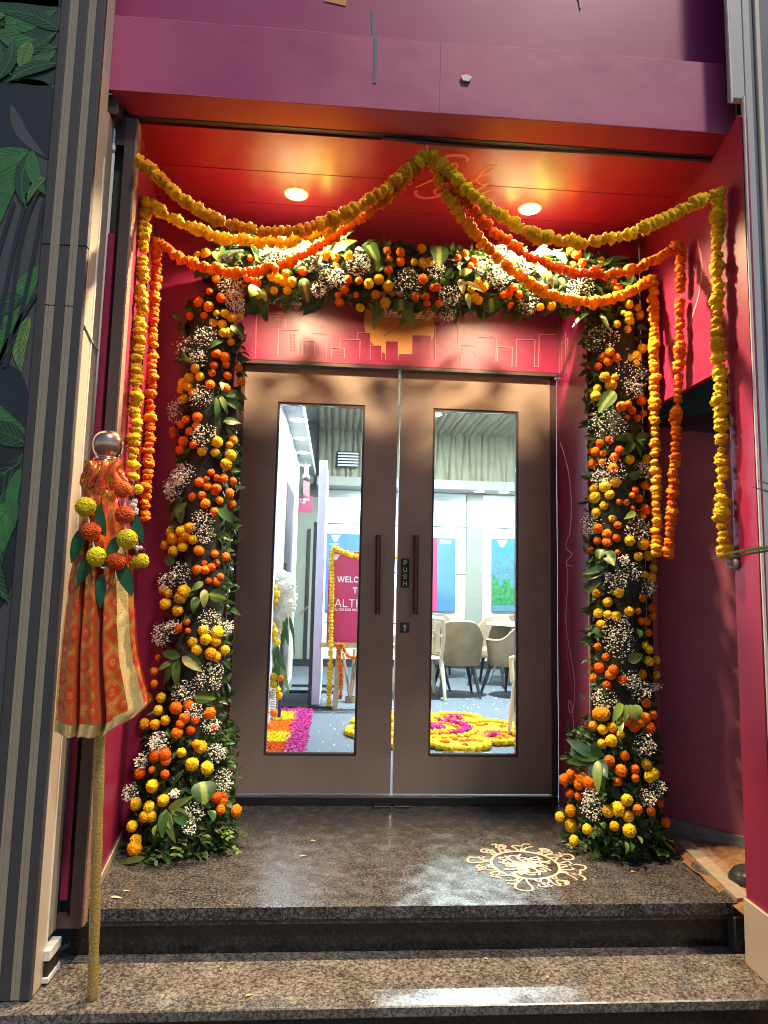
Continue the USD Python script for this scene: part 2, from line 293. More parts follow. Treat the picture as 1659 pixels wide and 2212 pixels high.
# ------------------------------------------------------------------ curb, low beam and inner room beyond the right opening
cu = thing('stone_curb', 'beige stone curb along the right edge of the granite landing', 'curb', (1.26, -.9, 0))
c0, c1 = np.array([1.292, -.56]), np.array([1.226, -1.135]); dv = np.array([.065, .006])
part(cu, 'curb_stone', prism([c0, c1, c1+dv, c0+dv], -.03, .012), M['stonecurb'])
rng = np.random.default_rng(5)
edge = [c0+dv+(c1-c0)*t for t in np.linspace(0, 1, 14)]; far = [e+np.array([.045+.035*rng.random(), .01]) for e in edge]
part(cu, 'broken_mortar', prism(edge+far[::-1], -.04, .006), M['plaster'])
b0, b1 = np.array([1.30, -.385]), np.array([1.78, -.87])
nb = np.array([b1[1]-b0[1], -(b1[0]-b0[0])]); nb /= np.linalg.norm(nb); nb = nb if nb[1] > 0 else -nb
kb = thing('concrete_kerb', 'grey concrete kerb at the foot of the inner maroon wall', 'kerb', (1.5, -.6, 0)); 
part(kb, 'kerb_block', prism([b0, b1, b1+nb*.05, b0+nb*.05], -.03, .062), M['beam'])
iw = thing('inner_wall', 'dull maroon wall seen through the triangular opening on the right', 'wall', (1.5, -.6, 0))
def wallquad(z0a, z1a, z0b, z1b, off):
    a, b = b0+nb*off, b1+nb*off; c = nb*.04
    v = [(a[0], a[1], z0a), (b[0], b[1], z0b), (b[0], b[1], z1b), (a[0], a[1], z1a)]; w = [(p[0]+c[0], p[1]+c[1], p[2]) for p in v]
    return trimesh.convex.convex_hull(np.array(v+w))
part(iw, 'wall_board', wallquad(-.03, 2.03, -.03, 1.86, .012), M['innerwall'])
part(iw, 'purple_strip', wallquad(2.032, 2.06, 1.862, 2.05, .006), M['purple_panel'])
part(iw, 'teal_board', wallquad(2.062, 2.6, 2.052, 2.6, .012), M['teal_panel'])
bg = trimesh.creation.icosphere(3, 1.0); v = bg.vertices*[.10, .085, .06]; v *= (1+.35*(meshkit.fbm(v*22, 3, 2)-.5))[:, None]; bg.vertices = v+[1.40, -.985, .012]
single('plastic_bag', bg, M['bag'], 'crumpled black plastic bag on the soil behind the pink wall edge', 'bag', smooth=True)

# ------------------------------------------------------------------ walls of the recess
rw = thing('right_wall', 'magenta vinyl side wall right of the door with a slanted opening', 'wall', (1.2, -.9, 0))
# wall outline in (y, z); the opening starts at z 2.06 and reaches the ground between the post and the back corner
op_top = 2.075
wall = Polygon([(-1.385, -.17), (-1.385, ZC+.10), (-1.23, ZC+.13), (YW-.002, ZC), (YW-.002, 0.0), (-.545, 0.0), (-.545, op_top), (-1.235, op_top-.01), (-1.235, -.17)])
def wall_solid(poly, x0, x1):
    m = trimesh.creation.extrude_polygon(poly, x1-x0, engine='earcut'); v = m.vertices.copy(); m.vertices = np.c_[x0+v[:, 2], v[:, 0], v[:, 1]]; m.fix_normals(); return m
upper = Polygon([(-1.385, .058), (-1.385, 3.03), (-1.362, 3.055), (-1.19, ZC+.01), (YW-.002, ZC-.002), (YW-.002, .004), (-.545, .004), (-.545, op_top), (-1.235, op_top-.01), (-1.235, .058)])
part(rw, 'wall_panel', wall_solid(upper, XR+.004, XR+.03), M['vinyl'])
part(rw, 'plinth', box(XR-.008, XR+.10, -1.386, -1.235, -.168, .056), M['beige'])
part(rw, 'plinth', box(XR-.006, XR+.10, -2.6, -1.388, -.349, .056), M['beige'])
curve = [(at(2100/1.8227+u/1.4751/1.8227, 800/1.8227+v/1.4751/1.8227, x=XR)[1:]) for u, v in ((950, 215), (965, 280), (975, 350), (968, 460), (950, 560), (925, 640), (903, 715))]
part(rw, 'printed_curve', side(ribbon(spline(curve), .012), XR+.0035, -1), M['print_pink'])
pl = trimesh.creation.icosphere(3, .03); pl.apply_scale([.5, 1.3, .8]); pl.apply_translation(at(1585, 1217, x=XR)+[-.004, 0, 0])
part(rw, 'bracket', pl, M['greybeige'], smooth=True)
lw = thing('left_wall', 'dark maroon side wall left of the door', 'wall', (-1.2, -.9, 0))
part(lw, 'wall_panel', prism([(-1.173, -1.165), (-1.262, YW-.001), (-1.29, YW-.001), (-1.20, -1.165)], .004, ZC-.002), M['vinyl'])
part(lw, 'skirting', prism([(-1.166, -1.14), (-1.255, YW-.003), (-1.262, YW-.003), (-1.1732, -1.14)], .002, .035), M['stonecurb'])
fl = thing('front_wall', 'maroon wall panel behind the left flower column', 'wall', (-1.08, YW, 0))
part(fl, 'wall_panel', box(-1.262, -.918, YW, YW+.03, .002, ZC-.003), M['vinyl']); part(fl, 'edge_strip', box(-.9175, -.910, YW-.004, YW+.004, .002, ZC-.003), M['wood'])
fr = thing('front_wall', 'maroon wall panel behind the right flower column', 'wall', (1.05, YW, 0))
part(fr, 'wall_panel', box(.918, 1.203, YW, YW+.03, .002, ZC-.003), M['vinyl']); part(fr, 'edge_strip', box(.910, .9175, YW-.004, YW+.004, .002, ZC-.003), M['wood'])
rl = thing('door_reveal', 'narrow lilac-lit maroon reveal left of the double door', 'door reveal', (-.92, -.24, 0))
part(rl, 'reveal_panel', box(-.945, -.9185, YW+.032, .002, .002, ZC-.003), M['vinyl'])
rr = thing('door_reveal', 'magenta reveal with thin script lines right of the double door', 'door reveal', (.92, -.24, 0))
part(rr, 'reveal_panel', box(.9185, .945, YW+.032, .002, .002, ZC-.003), M['vinyl'])
def rv(u, v): return at((2100+u/1.4751)/1.8227, (800+v/1.4751)/1.8227, x=.917)[1:]
def rv2(u, v): return at((2200+u/2.949)/1.8227, (2150+v/2.949)/1.8227, x=.917)[1:]
part(rr, 'thick_line', side(ribbon(spline([rv(155, 1390), rv(190, 1500), rv(215, 1650), rv(220, 1790), rv(208, 1930)]), .007), .918, -1), M['print_white'])
part(rr, 'script_line', side(unary_union([ribbon(spline([rv(208, 1930), rv(196, 2010), rv(225, 2040), rv(195, 2075), rv(225, 2110)], 60), .003),
    ribbon(spline([rv2(90, 215), rv2(105, 400), rv2(85, 720), rv2(100, 1050), rv2(160, 1400), rv2(185, 1700), rv2(165, 1880), rv2(130, 1930), rv2(108, 1860), rv2(125, 1795), rv2(150, 1880), rv2(165, 2000), rv2(170, 2200)], 120), .003)]), .918, -1), M['print_white'])
part(rr, 'pink_stroke', side(ribbon(spline([rv2(70, 780), rv2(75, 1000), rv2(110, 1350), rv2(150, 1680)]), .004), .918, -1), M['print_pink'])
b = []
for (x0, y0, x1, y1) in ((150, 835, 200, 985), (165, 800, 185, 985)): b += [ribbon([rv(x0, y1), rv(x0, y0), rv(x1, y0-50), rv(x1, y1)], .003)]
part(rr, 'skyline_outline', side(unary_union(b), .918, -1), M['print_pink'])

# ------------------------------------------------------------------ lintel panel above the door with the printed skyline
lp = thing('lintel_panel', 'maroon panel over the door printed with a city skyline and amber sun', 'panel', (0, 0, 2.6))
part(lp, 'panel_board', box(-.917, .917, -.046, .03, 2.412, ZC-.003), M['vinyl'])
def sk(u, v): p = at((1000+u/1.2762)/1.8227, (1150+v/1.2762)/1.8227, y=-.047); return (p[0], p[2])
sc_ = sk(735, 150); sr = sk(735, 150)[0]-sk(552, 150)[0]
sun_p = Point(*sc_).buffer(sr, 48).intersection(sbox(-1, sk(700, 345)[1], 1, 3.0))
blocks = [[(585, 270), (640, 270), (640, 345)], [(662, 248), (724, 248), (724, 345)], [(728, 312), (795, 312), (795, 345)], [(793, 217), (888, 217), (888, 340)], [(520, 205), (584, 208), (584, 345)], [(905, 128), (1000, 132), (1000, 345)]]
def blk(b): (a, t), (c, t2), (_, bo) = b; return Polygon([sk(a, bo+8), sk(c, bo+8), sk(c, t2), sk(a, t)])
sil = unary_union([blk(b) for b in blocks])
part(lp, 'sun_print', front(sun_p.difference(sil), -.0472), M['print_sun'])
outl = [[(8, 330), (12, 120), (157, 126), (157, 185)], [(120, 315), (124, 187), (222, 192), (222, 320)], [(242, 320), (244, 243), (305, 246), (305, 325)], [(292, 243), (294, 207), (368, 210), (365, 328)],
        [(388, 328), (390, 280), (456, 284), (454, 332)], [(432, 280), (434, 237), (533, 241), (531, 337)], [(518, 237), (520, 203), (584, 206), (584, 340)], [(585, 268), (640, 270), (640, 343)], [(662, 343), (662, 247), (724, 249), (724, 345)],
        [(728, 312), (795, 312)], [(793, 312), (795, 216), (888, 219), (888, 335)], [(910, 348), (914, 125), (1027, 130), (1023, 362)], [(1040, 360), (1044, 266), (1113, 270), (1112, 318)], [(1112, 318), (1122, 318), (1127, 225), (1217, 229), (1215, 352)],
        [(1222, 350), (1223, 275), (1298, 278), (1296, 375)], [(1316, 375), (1320, 237), (1411, 241), (1409, 376), (1429, 377), (1433, 212), (1512, 215)]]
part(lp, 'skyline_outline', front(unary_union([ribbon([sk(*q) for q in o], .0035) for o in outl]), -.0486), M['print_pink'])
win = []
for (u0, v0, nu, nv, du, dv_, w) in ((116, 148, 2, 2, 20, 22, 8), (186, 212, 2, 6, 16, 15, 8), (253, 262, 1, 4, 10, 14, 7), (402, 296, 4, 2, 14, 14, 7), (926, 155, 1, 3, 10, 18, 7), (810, 232, 3, 2, 14, 12, 6), (1238, 292, 4, 3, 13, 12, 5), (1046, 285, 1, 2, 8, 18, 6)):
    for i in range(nu):
        for j in range(nv):
            u, v = u0+i*du, v0+j*dv_; win.append(Polygon([sk(u-w/2, v+w*.7), sk(u+w/2, v+w*.7), sk(u+w/2, v-w*.7), sk(u-w/2, v-w*.7)]))
M['print_dark'] = mat('print_dark', (.14, .03, .02), .5)
part(lp, 'window_print', front(unary_union(win), -.0486), M['print_dark'])
def sktext(s, u, v, h, **k): p = sk(u, v); return text(s, p[0], -.0486, p[1], h, **k)
part(lp, 'letters', cat_([sktext('DEVELOPERS', 50, 58, .024, bold=True), sktext('ALTER EGO HOMES', 603, 123, .0225, bold=True)]), M['print_white'])
part(lp, 'letters', sktext('AL', 603, 104, .085), M['print_white'])
part(lp, 'script_letters', front(unary_union([ribbon(spline([sk(a+o, b) for a, b in ((795, 78), (832, 68), (806, 100), (838, 98), (826, 128), (806, 142), (822, 118), (868, 86))], 60), .005) for o in (0, 62)]), -.0486), M['print_white'])
part(lp, 'bird_print', front(unary_union([ribbon(spline([sk(u-12, v+2), sk(u-5, v+5), sk(u, v), sk(u+8, v-6), sk(u+13, v-8)], 12), .003) for u, v in ((688, 162), (714, 184), (666, 213))]), -.0486), M['print_dark'])
part(lp, 'head_rail', box(-.905, .905, -.044, .05, 2.392, 2.4115), M['doordark'])

# ------------------------------------------------------------------ ceiling
ce = thing('canopy_ceiling', 'glossy maroon ceiling of the entrance recess with script lettering', 'ceiling', (0, -.6, ZC))
ys = [-1.168, -.905, -.648, .0]
LAMPS = [at(u, v, z=ZC)*[1, 0, 1]+[0, -.745, 0] for u, v in ((643, 447), (1131, 477))]
for i in range(3):
    sh_ = sbox(-1.285, ys[i]+.0025, 1.225, ys[i+1]-.0025 if i < 2 else -.003)
    if i == 1: sh_ = sh_.difference(unary_union([Point(q[0], q[1]).buffer(.046, 24) for q in LAMPS]))
    m_ = extr(sh_, .018); m_.apply_translation([0, 0, ZC]); part(ce, 'ceiling_panel', m_, M['ceiling_vinyl'])
part(ce, 'backing', box(-1.285, 1.225, ys[0]+.02, -.003, ZC+.10, ZC+.12), M['brownsteel'])
def ce_(u, v): p = at((1400+u/2.0738)/1.8227, (500+v/2.0738)/1.8227, z=ZC); return (p[0], p[1])
def under(shape): m = extr(shape, .0012); m.vertices = np.c_[m.vertices[:, 0], m.vertices[:, 1], ZC-.0003-m.vertices[:, 2]]; m.invert(); return m
part(ce, 'script_stroke', under(unary_union([ribbon(spline([ce_(690, 268), ce_(760, 235), ce_(860, 232), ce_(908, 246), ce_(912, 272)]), .018), ribbon(spline([ce_(495, 522), ce_(492, 548), ce_(540, 575), ce_(620, 575), ce_(700, 558)]), .016)])), M['print_pink'])
part(ce, 'script_stroke', under(unary_union([ribbon(spline(q), .010) for q in ([ce_(495, 490), ce_(560, 462), ce_(640, 425), ce_(760, 370), ce_(835, 310), ce_(820, 294), ce_(780, 315)], [ce_(700, 500), ce_(645, 525), ce_(650, 545), ce_(700, 540)],
    [ce_(1145, 320), ce_(1085, 322), ce_(1030, 375), ce_(985, 425), ce_(915, 455)], [ce_(1110, 345), ce_(1040, 390), ce_(990, 430), ce_(1010, 455), ce_(1040, 470), ce_(1075, 460), ce_(1000, 510), ce_(950, 525)], [ce_(1015, 548), ce_(1060, 530), ce_(1095, 520)])])), M['print_sun'])
M['lamp'] = emit('warm_lamp', (1.0, .72, .38), 60.)
M['reflector'] = mat('lamp_reflector', (.85, .78, .62), .35)
for p, lb in zip(LAMPS, ('round warm downlight in the ceiling, left one of the pair', 'round warm downlight in the ceiling, right one of the pair')):
    d = thing('downlight', lb, 'ceiling light', p, 'downlights in the recess ceiling')
    ring = trimesh.creation.revolve(np.array([[.0445, -.004], [.056, -.003], [.057, -.0005], [.0445, -.0005], [.0445, -.004]]), sections=36); ring.apply_translation(p); part(d, 'trim_ring', ring, M['paper'], smooth=40)
    can = trimesh.creation.revolve(np.array([[.0445, -.002], [.0455, -.002], [.0455, .062], [.0, .062], [.0, .060], [.038, .060], [.0445, -.002]]), sections=36); can.apply_translation(p); part(d, 'reflector', can, M['reflector'], smooth=40)
    disc = trimesh.creation.cylinder(.034, .003, sections=32); disc.apply_translation(p+[0, 0, .040]); part(d, 'lamp_face', disc, M['lamp'])
    li = UsdLux.DiskLight.Define(stage, d+'/lamp_light'); li.CreateRadiusAttr(.030); li.CreateIntensityAttr(LAMP_POWER); li.CreateNormalizeAttr(False); li.CreateColorAttr(Gf.Vec3f(1, .73, .43))
    UsdGeom.Xformable(li).AddTranslateOp().Set(Gf.Vec3d(0, 0, .027))

# ------------------------------------------------------------------ fascia over the entrance
fa = thing('fascia', 'purple-lit maroon box fascia spanning the top of the entrance', 'fascia', (0, -1.28, 3.03))
xj = at(950, 200, y=-1.285)[0]; part(fa, 'front_board', box(-1.266, xj-.0002, -1.285, -1.262, 3.033, 3.3415, .0004), M['fascia']); part(fa, 'front_board', box(xj+.0002, 1.247, -1.2856, -1.262, 3.033, 3.3415, .0004), M['fascia'])
part(fa, 'top_ledge', box(-1.262, 1.243, -1.2618, -1.20, 3.325, 3.3405), M['fascia'])
sv = np.array([(-1.264, -1.2835, 3.031), (1.245, -1.2835, 3.031), (1.225, -1.195, 2.996), (-1.20, -1.195, 2.996)])
part(fa, 'soffit', trimesh.convex.convex_hull(np.vstack([sv, sv+[0, 0, .012]])), M['ceiling_vinyl'])
part(fa, 'shadow_gap', box(-1.26, 1.225, -1.194, -1.171, 2.992, 3.03), M['black'])
cable = [(-.2+1.4*t, -1.178+.004*math.sin(9*t), 2.985-.010*math.sin(PI*min(1, t*1.4))) for t in np.linspace(0, 1, 30)]
part(fa, 'cable', tube(cable, .006), M['brownsteel'], smooth=True)
part(fa, 'upper_wall', box(-1.30, 1.70, -1.215, -1.19, 3.3420, 4.6), M['upper_vinyl'])
part(fa, 'worn_edge', cat_([tube([(-1.262+2.505*t, -1.2835, 3.3405+.0012*math.sin(31*t)) for t in np.linspace(0, 1, 40)], .0022, 6), tube([(-1.262+2.505*t, -1.2835, 3.0335) for t in np.linspace(0, 1, 20)], .0018, 6)]), M['print_pink'])
t0, t1 = at(808, 77, y=-1.217), at(805, 22, y=-1.217); part(fa, 'teal_tape', bar((t0[0], -1.2162, 3.343), (t1[0], -1.2162, t1[2]), .013, .002), M['teal'])
t2 = at(809, 180, y=-1.286); part(fa, 'teal_tape', bar((t2[0], -1.2862, t2[2]), (t2[0], -1.2862, 3.340), .012, .002), M['teal'])
q = at(1007, 170, y=-1.29); sc2 = Polygon([(-.022, .008), (.0, .014), (.023, .006), (.012, -.014), (-.014, -.012)])
pm = extr(sc2, .006); plane_map(pm, q, EX, EZ); part(fa, 'torn_paper', pm, M['paper'])
q = at(722, 2, y=-1.217); part(fa, 'tape_scrap', bar(q+[-.04, 0, .01], q+[.05, 0, -.004], .03, .002), M['print_sun'])
q = [at(u, v, y=-1.2185) for u, v in ((1245, -14), (1251, 0), (1254, 18))]; part(fa, 'white_arc', tube(q, .003, 5), M['paper'])
part(fa, 'left_edge', box(-1.2695, -1.2665, -1.287, -1.26, 3.03, 3.345), M['whiteline'])
part(fa, 'right_edge', box(1.2475, 1.2515, -1.287, -1.262, 3.035, 3.342), M['whiteline'])

# ------------------------------------------------------------------ left facade: grooved cladding, return column, frame, mural
cl = thing('cladding_panel', 'charcoal cladding with khaki vertical battens left of the entrance', 'cladding', (-1.34, -1.38, -.17))
for k, (x0, x1) in enumerate(((-1.415, -1.386), (-1.352, -1.318), (-1.288, -1.2565))):
    part(cl, 'board', box(x0, x1, -1.384, -1.36, -.166, 2.3425, .002), M['clad']); part(cl, 'board', box(x0, x1, -1.384, -1.36, 2.3455, 4.6, .002), M['clad'])
for k, (x0, x1) in enumerate(((-1.3855, -1.3525), (-1.3175, -1.2885))):
    xm = x0+.011
    for z0, z1 in ((-.166, 2.119), (2.122, 4.6)):
        part(cl, 'batten', cat_([box(x0, xm, -1.3825, -1.36, z0, z1, .002), box(xm, x1, -1.380, -1.36, z0, z1, .001)]), M['batten'])
lc = thing('return_column', 'beige lit return column between the cladding and the maroon recess', 'column', (-1.26, -1.3, -.17))
part(lc, 'beige_panel', box(-1.285, -1.2562, -1.3595, -1.288, -.166, 2.046, .001), M['beige']); part(lc, 'beige_panel', box(-1.285, -1.2562, -1.3595, -1.288, 2.05, 4.6, .001), M['beige'])
part(lc, 'white_seam', box(-1.262, -1.2535, -1.2875, -1.2755, -.10, 2.75, .002), M['whiteline'])
part(lc, 'grey_tube', box(-1.29, -1.2555, -1.275, -1.205, -.04, 2.95, .006), M['greybeige'])
part(lc, 'strap', cat_([bar((-1.2552, -1.36, 2.062), (-1.2530, -1.283, 2.03), .008, .003), bar((-1.2530, -1.283, 2.03), (-1.2525, -1.215, 2.02), .008, .003)]), M['whiteline'])
part(lc, 'top_filler', box(-1.30, -1.2265, -1.2590, -1.2, 2.951, 3.029), M['brownsteel'])
f0 = box(-1.30, -1.235, -1.30, -1.20, -.16, -.145); f1 = box(-1.292, -1.24, -1.292, -1.21, -.144, -.095); f2 = box(-1.296, -1.236, -1.298, -1.203, -.094, -.060, .002)
part(lc, 'base_shoe', f1, M['black']); part(lc, 'shoe_trim', cat_([f0, f2]), M['whiteline'])
ff = thing('steel_frame', 'dark brown steel frame standing at the left edge of the recess', 'frame', (-1.17, -1.2, 0))
part(ff, 'post', prism([(-1.212, -1.208), (-1.172, -1.208), (-1.172, -1.167), (-1.212, -1.167)], -.035, 2.975), M['brownsteel'])
part(ff, 'bottom_rail', box(-1.262, -1.2125, -1.206, -1.17, -.035, .002), M['brownsteel'])
part(ff, 'side_face', box(-1.1715, -1.165, -1.209, -1.168, -.03, 2.97), M['plaster'])
part(ff, 'pink_board', box(-1.2565, -1.232, -1.19, -1.165, .05, 2.5), M['vinyl']); part(ff, 'dark_back', box(-1.262, -1.213, -1.1625, -1.155, -.03, 2.95), M['black'])
part(ff, 'top_block', box(-1.25, -1.2125, -1.206, -1.17, 2.86, 2.975), M['black'])
mu = thing('leaf_mural', 'printed mural of tropical leaves on the far left wall', 'mural', (-1.8, -1.37, 0))
M['mural_vein'] = mat('mural_vein', (.045, .15, .06), .5, var=.4, scale=9.); M['mural_navy'] = mat('mural_navy', (.012, .02, .032), .5, var=.5, scale=7.); M['mural_grey'] = mat('mural_grey', (.065, .067, .075), .5, var=.35, scale=5.)
M['mural_dark'] = mat('mural_dark_green', (.013, .06, .032), .5, var=.6, scale=12.); M['mural_mid'] = mat('mural_green', (.04, .20, .05), .5, var=.6, scale=14.); M['mural_lime'] = mat('mural_lime', (.17, .29, .06), .5, var=.5, scale=16.)
part(mu, 'wall_board', box(-4.2, -1.4155, -1.368, -1.33, -.166, 4.6), M['mural_grey'])
def mural(name, pts, m, lay, smooth_=True):
    p = np.array([at(u, v, y=-1.37)[[0, 2]] for u, v in pts]); p[:, 0] = np.minimum(p[:, 0], -1.4157)
    if len(p) > 4 and smooth_:
        q = spline(np.vstack([p, p[:1]]), 70); q[:, 0] = np.minimum(q[:, 0], -1.4157); sh = Polygon(q).buffer(0)
    else: sh = Polygon(p).buffer(0)
    if sh.area > 1e-6: part(mu, name, front(sh, -1.3682-.0012*lay), m)
mural('dark_leaf', [(-260, -300), (128, -300), (124, 14), (60, 8), (-260, 0)], M['mural_navy'], 0)
mural('dark_leaf', [(-200, 170), (40, 172), (112, 188), (104, 345), (60, 330), (20, 350), (-60, 330), (-200, 420)], M['mural_navy'], 0)
mural('dark_leaf', [(-160, 14), (126, 14), (122, 100), (114, 180), (40, 180), (-160, 170)], M['mural_dark'], 0)
mural('dark_leaf', [(-200, 840), (60, 850), (62, 960), (44, 1180), (10, 1300), (-200, 1400)], M['mural_navy'], 0)
def mural_leaf(b, t, w, mt, lay):
    P = [at(*q, y=-1.37)[[0, 2]] for q in (b, t)]; d = P[1]-P[0]; n = np.array([-d[1], d[0]]); n /= np.linalg.norm(n); L = np.linalg.norm(d); w = w/FPX*2.4; bend = .10*L*(1 if (b[0]+t[1]) % 2 else -1)
    ts = np.linspace(0, 1, 22); hw = .5*w*np.sin(PI*ts**.8)**.85; mid = P[0]+ts[:, None]*d+np.sin(PI*ts)[:, None]*n*bend; lim = sbox(-9, -1, -1.4158, 9)
    sh = Polygon(np.vstack([mid+n*hw[:, None], (mid-n*hw[:, None])[::-1]])).buffer(0).intersection(lim)
    if sh.area < 1e-5: return
    part(mu, 'leaf_print', front(sh, -1.3682-.0012*lay), M[mt])
    if mt == 'mural_grey': return
    v_ = [LineString(mid)]+[LineString([mid[k], mid[min(21, k+4)]+s_*n*hw[min(21, k+3)]]) for k in range(2, 19, 2) for s_ in (-1, 1)]
    vs = unary_union([q.buffer(.0012 if k else .0022) for k, q in enumerate(v_)]).intersection(sh)
    if vs.area > 1e-6: part(mu, 'vein_print', front(vs, -1.3682-.0012*lay-.0007), M['mural_vein'])
for k, a in enumerate([((-30, 50), (124, 22), 46, 'mural_mid', 1), ((130, 66), (0, 24), 40, 'mural_dark', 2), ((-10, 66), (126, 104), 42, 'mural_mid', 3), ((10, 120), (124, 70), 30, 'mural_dark', 4), ((120, 104), (34, 176), 52, 'mural_mid', 2), ((66, 92), (54, 162), 36, 'mural_lime', 5), ((-40, 50), (26, 164), 52, 'mural_mid', 4),
    ((124, 140), (20, 178), 30, 'mural_dark', 6), ((-6, 176), (30, 84), 30, 'mural_dark', 6), ((-60, 100), (10, 20), 46, 'mural_lime', 1), ((24, 226), (100, 340), 26, 'mural_grey', 1), ((62, 322), (-50, 470), 64, 'mural_dark', 2), ((62, 326), (0, 486), 46, 'mural_mid', 3), ((66, 330), (58, 452), 36, 'mural_dark', 4), ((70, 326), (101, 424), 30, 'mural_mid', 5), ((100, 384), (60, 442), 16, 'mural_lime', 6),
    ((60, 326), (-60, 400), 50, 'mural_mid', 4), ((88, 572), (18, 764), 46, 'mural_mid', 1), ((64, 684), (46, 806), 32, 'mural_lime', 2), ((50, 640), (-40, 700), 46, 'mural_dark', 3), ((40, 700), (-30, 830), 44, 'mural_mid', 2), ((-60, 850), (66, 940), 56, 'mural_mid', 1), ((60, 960), (-70, 930), 50, 'mural_dark', 2), ((50, 980), (-10, 1260), 84, 'mural_dark', 2), ((44, 1000), (-80, 1140), 60, 'mural_navy', 3),
    ((36, 1080), (-70, 1310), 84, 'mural_mid', 3), ((46, 1010), (34, 1140), 26, 'mural_mid', 4), ((-20, 1180), (20, 1300), 40, 'mural_dark', 4)]): mural_leaf(*a)
for pts in ([(92, 400), (60, 470), (34, 600), (2, 780)], [(62, 420), (40, 500), (10, 640), (-10, 740)], [(100, 440), (72, 560), (40, 700), (12, 790)], [(84, 640), (40, 700), (-20, 820)], [(30, 440), (0, 540), (-40, 700)]):
    sp = np.array([at(u, v, y=-1.37)[[0, 2]] for u, v in pts]); sp[:, 0] = np.minimum(sp[:, 0], -1.424); part(mu, 'stem_print', front(ribbon(spline(sp), .014), -1.373), M['mural_navy'])

# ------------------------------------------------------------------ right facade
part(fa, 'end_filler', box(1.2525, 1.70, -1.25, -1.2, 2.9, 3.341), M['brownsteel'])
rf = thing('right_facade', 'grey panelled facade with a cream batten on the far right', 'facade', (1.4, -1.38, -.17))
part(rf, 'white_edge', tube([(1.211+.002*math.sin(7*t), -1.3925, .06+3.05*t) for t in np.linspace(0, 1, 40)], .006, 6), M['whiteline'], smooth=True)
part(rf, 'white_edge', tube([(1.176, -1.372+.0, 3.1), (1.172, -1.372, 3.6), (1.166, -1.372, 4.5)], .006, 6), M['whiteline'])
part(rf, 'grey_panel', box(1.232, 1.262, -1.376, -1.34, .058, 4.6, .002), M['greypanel']); part(rf, 'grey_panel', box(1.178, 1.2315, -1.3735, -1.34, 3.12, 4.6, .002), M['greypanel'])
part(rf, 'slate_board', box(1.2625, 1.2805, -1.370, -1.34, .058, 4.6, .002), M['bluegrey'])
part(rf, 'cream_batten', box(1.281, 1.3015, -1.382, -1.34, 2.0, 4.6, .003), M['cream'])
part(rf, 'cream_batten', box(1.281, 1.3015, -1.382, -1.34, .058, 1.997, .003), M['cream'])
part(rf, 'slate_board', box(1.302, 1.36, -1.370, -1.34, .058, 4.6, .002), M['bluegrey'])
part(rf, 'grey_panel', box(1.3605, 2.6, -1.378, -1.34, .058, 4.6, .002), M['greypanel'])

# ================================================================== double door
def leaf(x0, x1, px0, px1, label):
    d = thing('door_leaf', label, 'door', ((x0+x1)/2, .02, .06), 'glazed door leaves')
    hole = sbox(px0-.012, .263-.012, px1+.012, 2.1755+.012)
    fr_ = sbox(x0, .058, x1, 2.388).difference(hole)
    part(d, 'door_frame', front(fr_, .045, .045), M['door'])
    bead = hole.difference(sbox(px0, .263, px1, 2.1755)); part(d, 'glazing_bead', front(bead, .040, .034), M['doordark'])
    low = sbox(px0+.001, .2635, px1-.001, .2705); part(d, 'pane_rail', front(low, .012, .004), M['steel'])
    part(d, 'glass_pane', box(px0+.0005, px1-.0005, .018, .026, .2725, 2.175), M['glass']); return d
dl = leaf(-.8775, -.007, -.677, -.207, 'left brown glazed door leaf with a bronze bar handle')
dr = leaf(.007, .8775, .208, .681, 'right brown glazed door leaf with the PUSH plate and lock')
for d, u in ((dl, 817), (dr, 899)):
    a, b = at(u, 1156, y=-.045), at(u-1.5, 1327, y=-.045); part(d, 'handle', tube([a, (a+b)/2, b], .0145, 14), M['handle'], smooth=40)
    part(d, 'handle_stud', cat_([tube([(q[0], -.0005, q[2]), (q[0], -.034, q[2])], .009, 10) for q in (a+(b-a)*.13, a+(b-a)*.87)]), M['handle'], smooth=40)
a, b = at(868, 1208, y=-.004), at(882, 1268, y=-.004)
pp = part(dr, 'push_plate', front(Polygon([(a[0], a[2]), (b[0], a[2]), (b[0], b[2]), (a[0], b[2])]).buffer(.004), -.0005, .004), M['black'])
w_ = (a[0]+b[0])/2
for k, ch in enumerate('PUSH'): part(pp, 'letter', text(ch, w_, -.0046, a[2]-.032-k*.0385, .025, center=True), M['gold'])
a, b = at(864, 1345, y=-.004), at(884, 1367, y=-.004)
lk = part(dr, 'lock_plate', box(a[0], b[0], -.005, -.0005, b[2], a[2], .0015), M['brownsteel'])
kc = tube([((a[0]+b[0])/2, -.0052, (a[2]+b[2])/2+.008), ((a[0]+b[0])/2, -.013, (a[2]+b[2])/2+.008)], .009, 14); part(lk, 'keyhole', cat_([kc, box((a[0]+b[0])/2-.004, (a[0]+b[0])/2+.004, -.011, -.0052, b[2]+.008, (a[2]+b[2])/2)]), M['steel'])
th_ = thing('door_threshold', 'black threshold under the double door', 'threshold', (0, 0, 0))
part(th_, 'sill', box(-.912, .912, -.012, .05, .0005, .046, .003), M['rubber'])
part(th_, 'floor_spring', cat_([box(-.10, -.012, -.055, -.0125, .0005, .012, .002), box(.012, .10, -.055, -.0125, .0005, .012, .002)]), M['rubber'])
dj = thing('door_jamb', 'dark jamb strips on both sides of the double door', 'door frame', (0, .02, 0))
for s in (-1, 1): part(dj, 'jamb', box(*sorted((s*.8805, s*.9165)), .003, .05, .0475, 2.3915), M['doordark'])

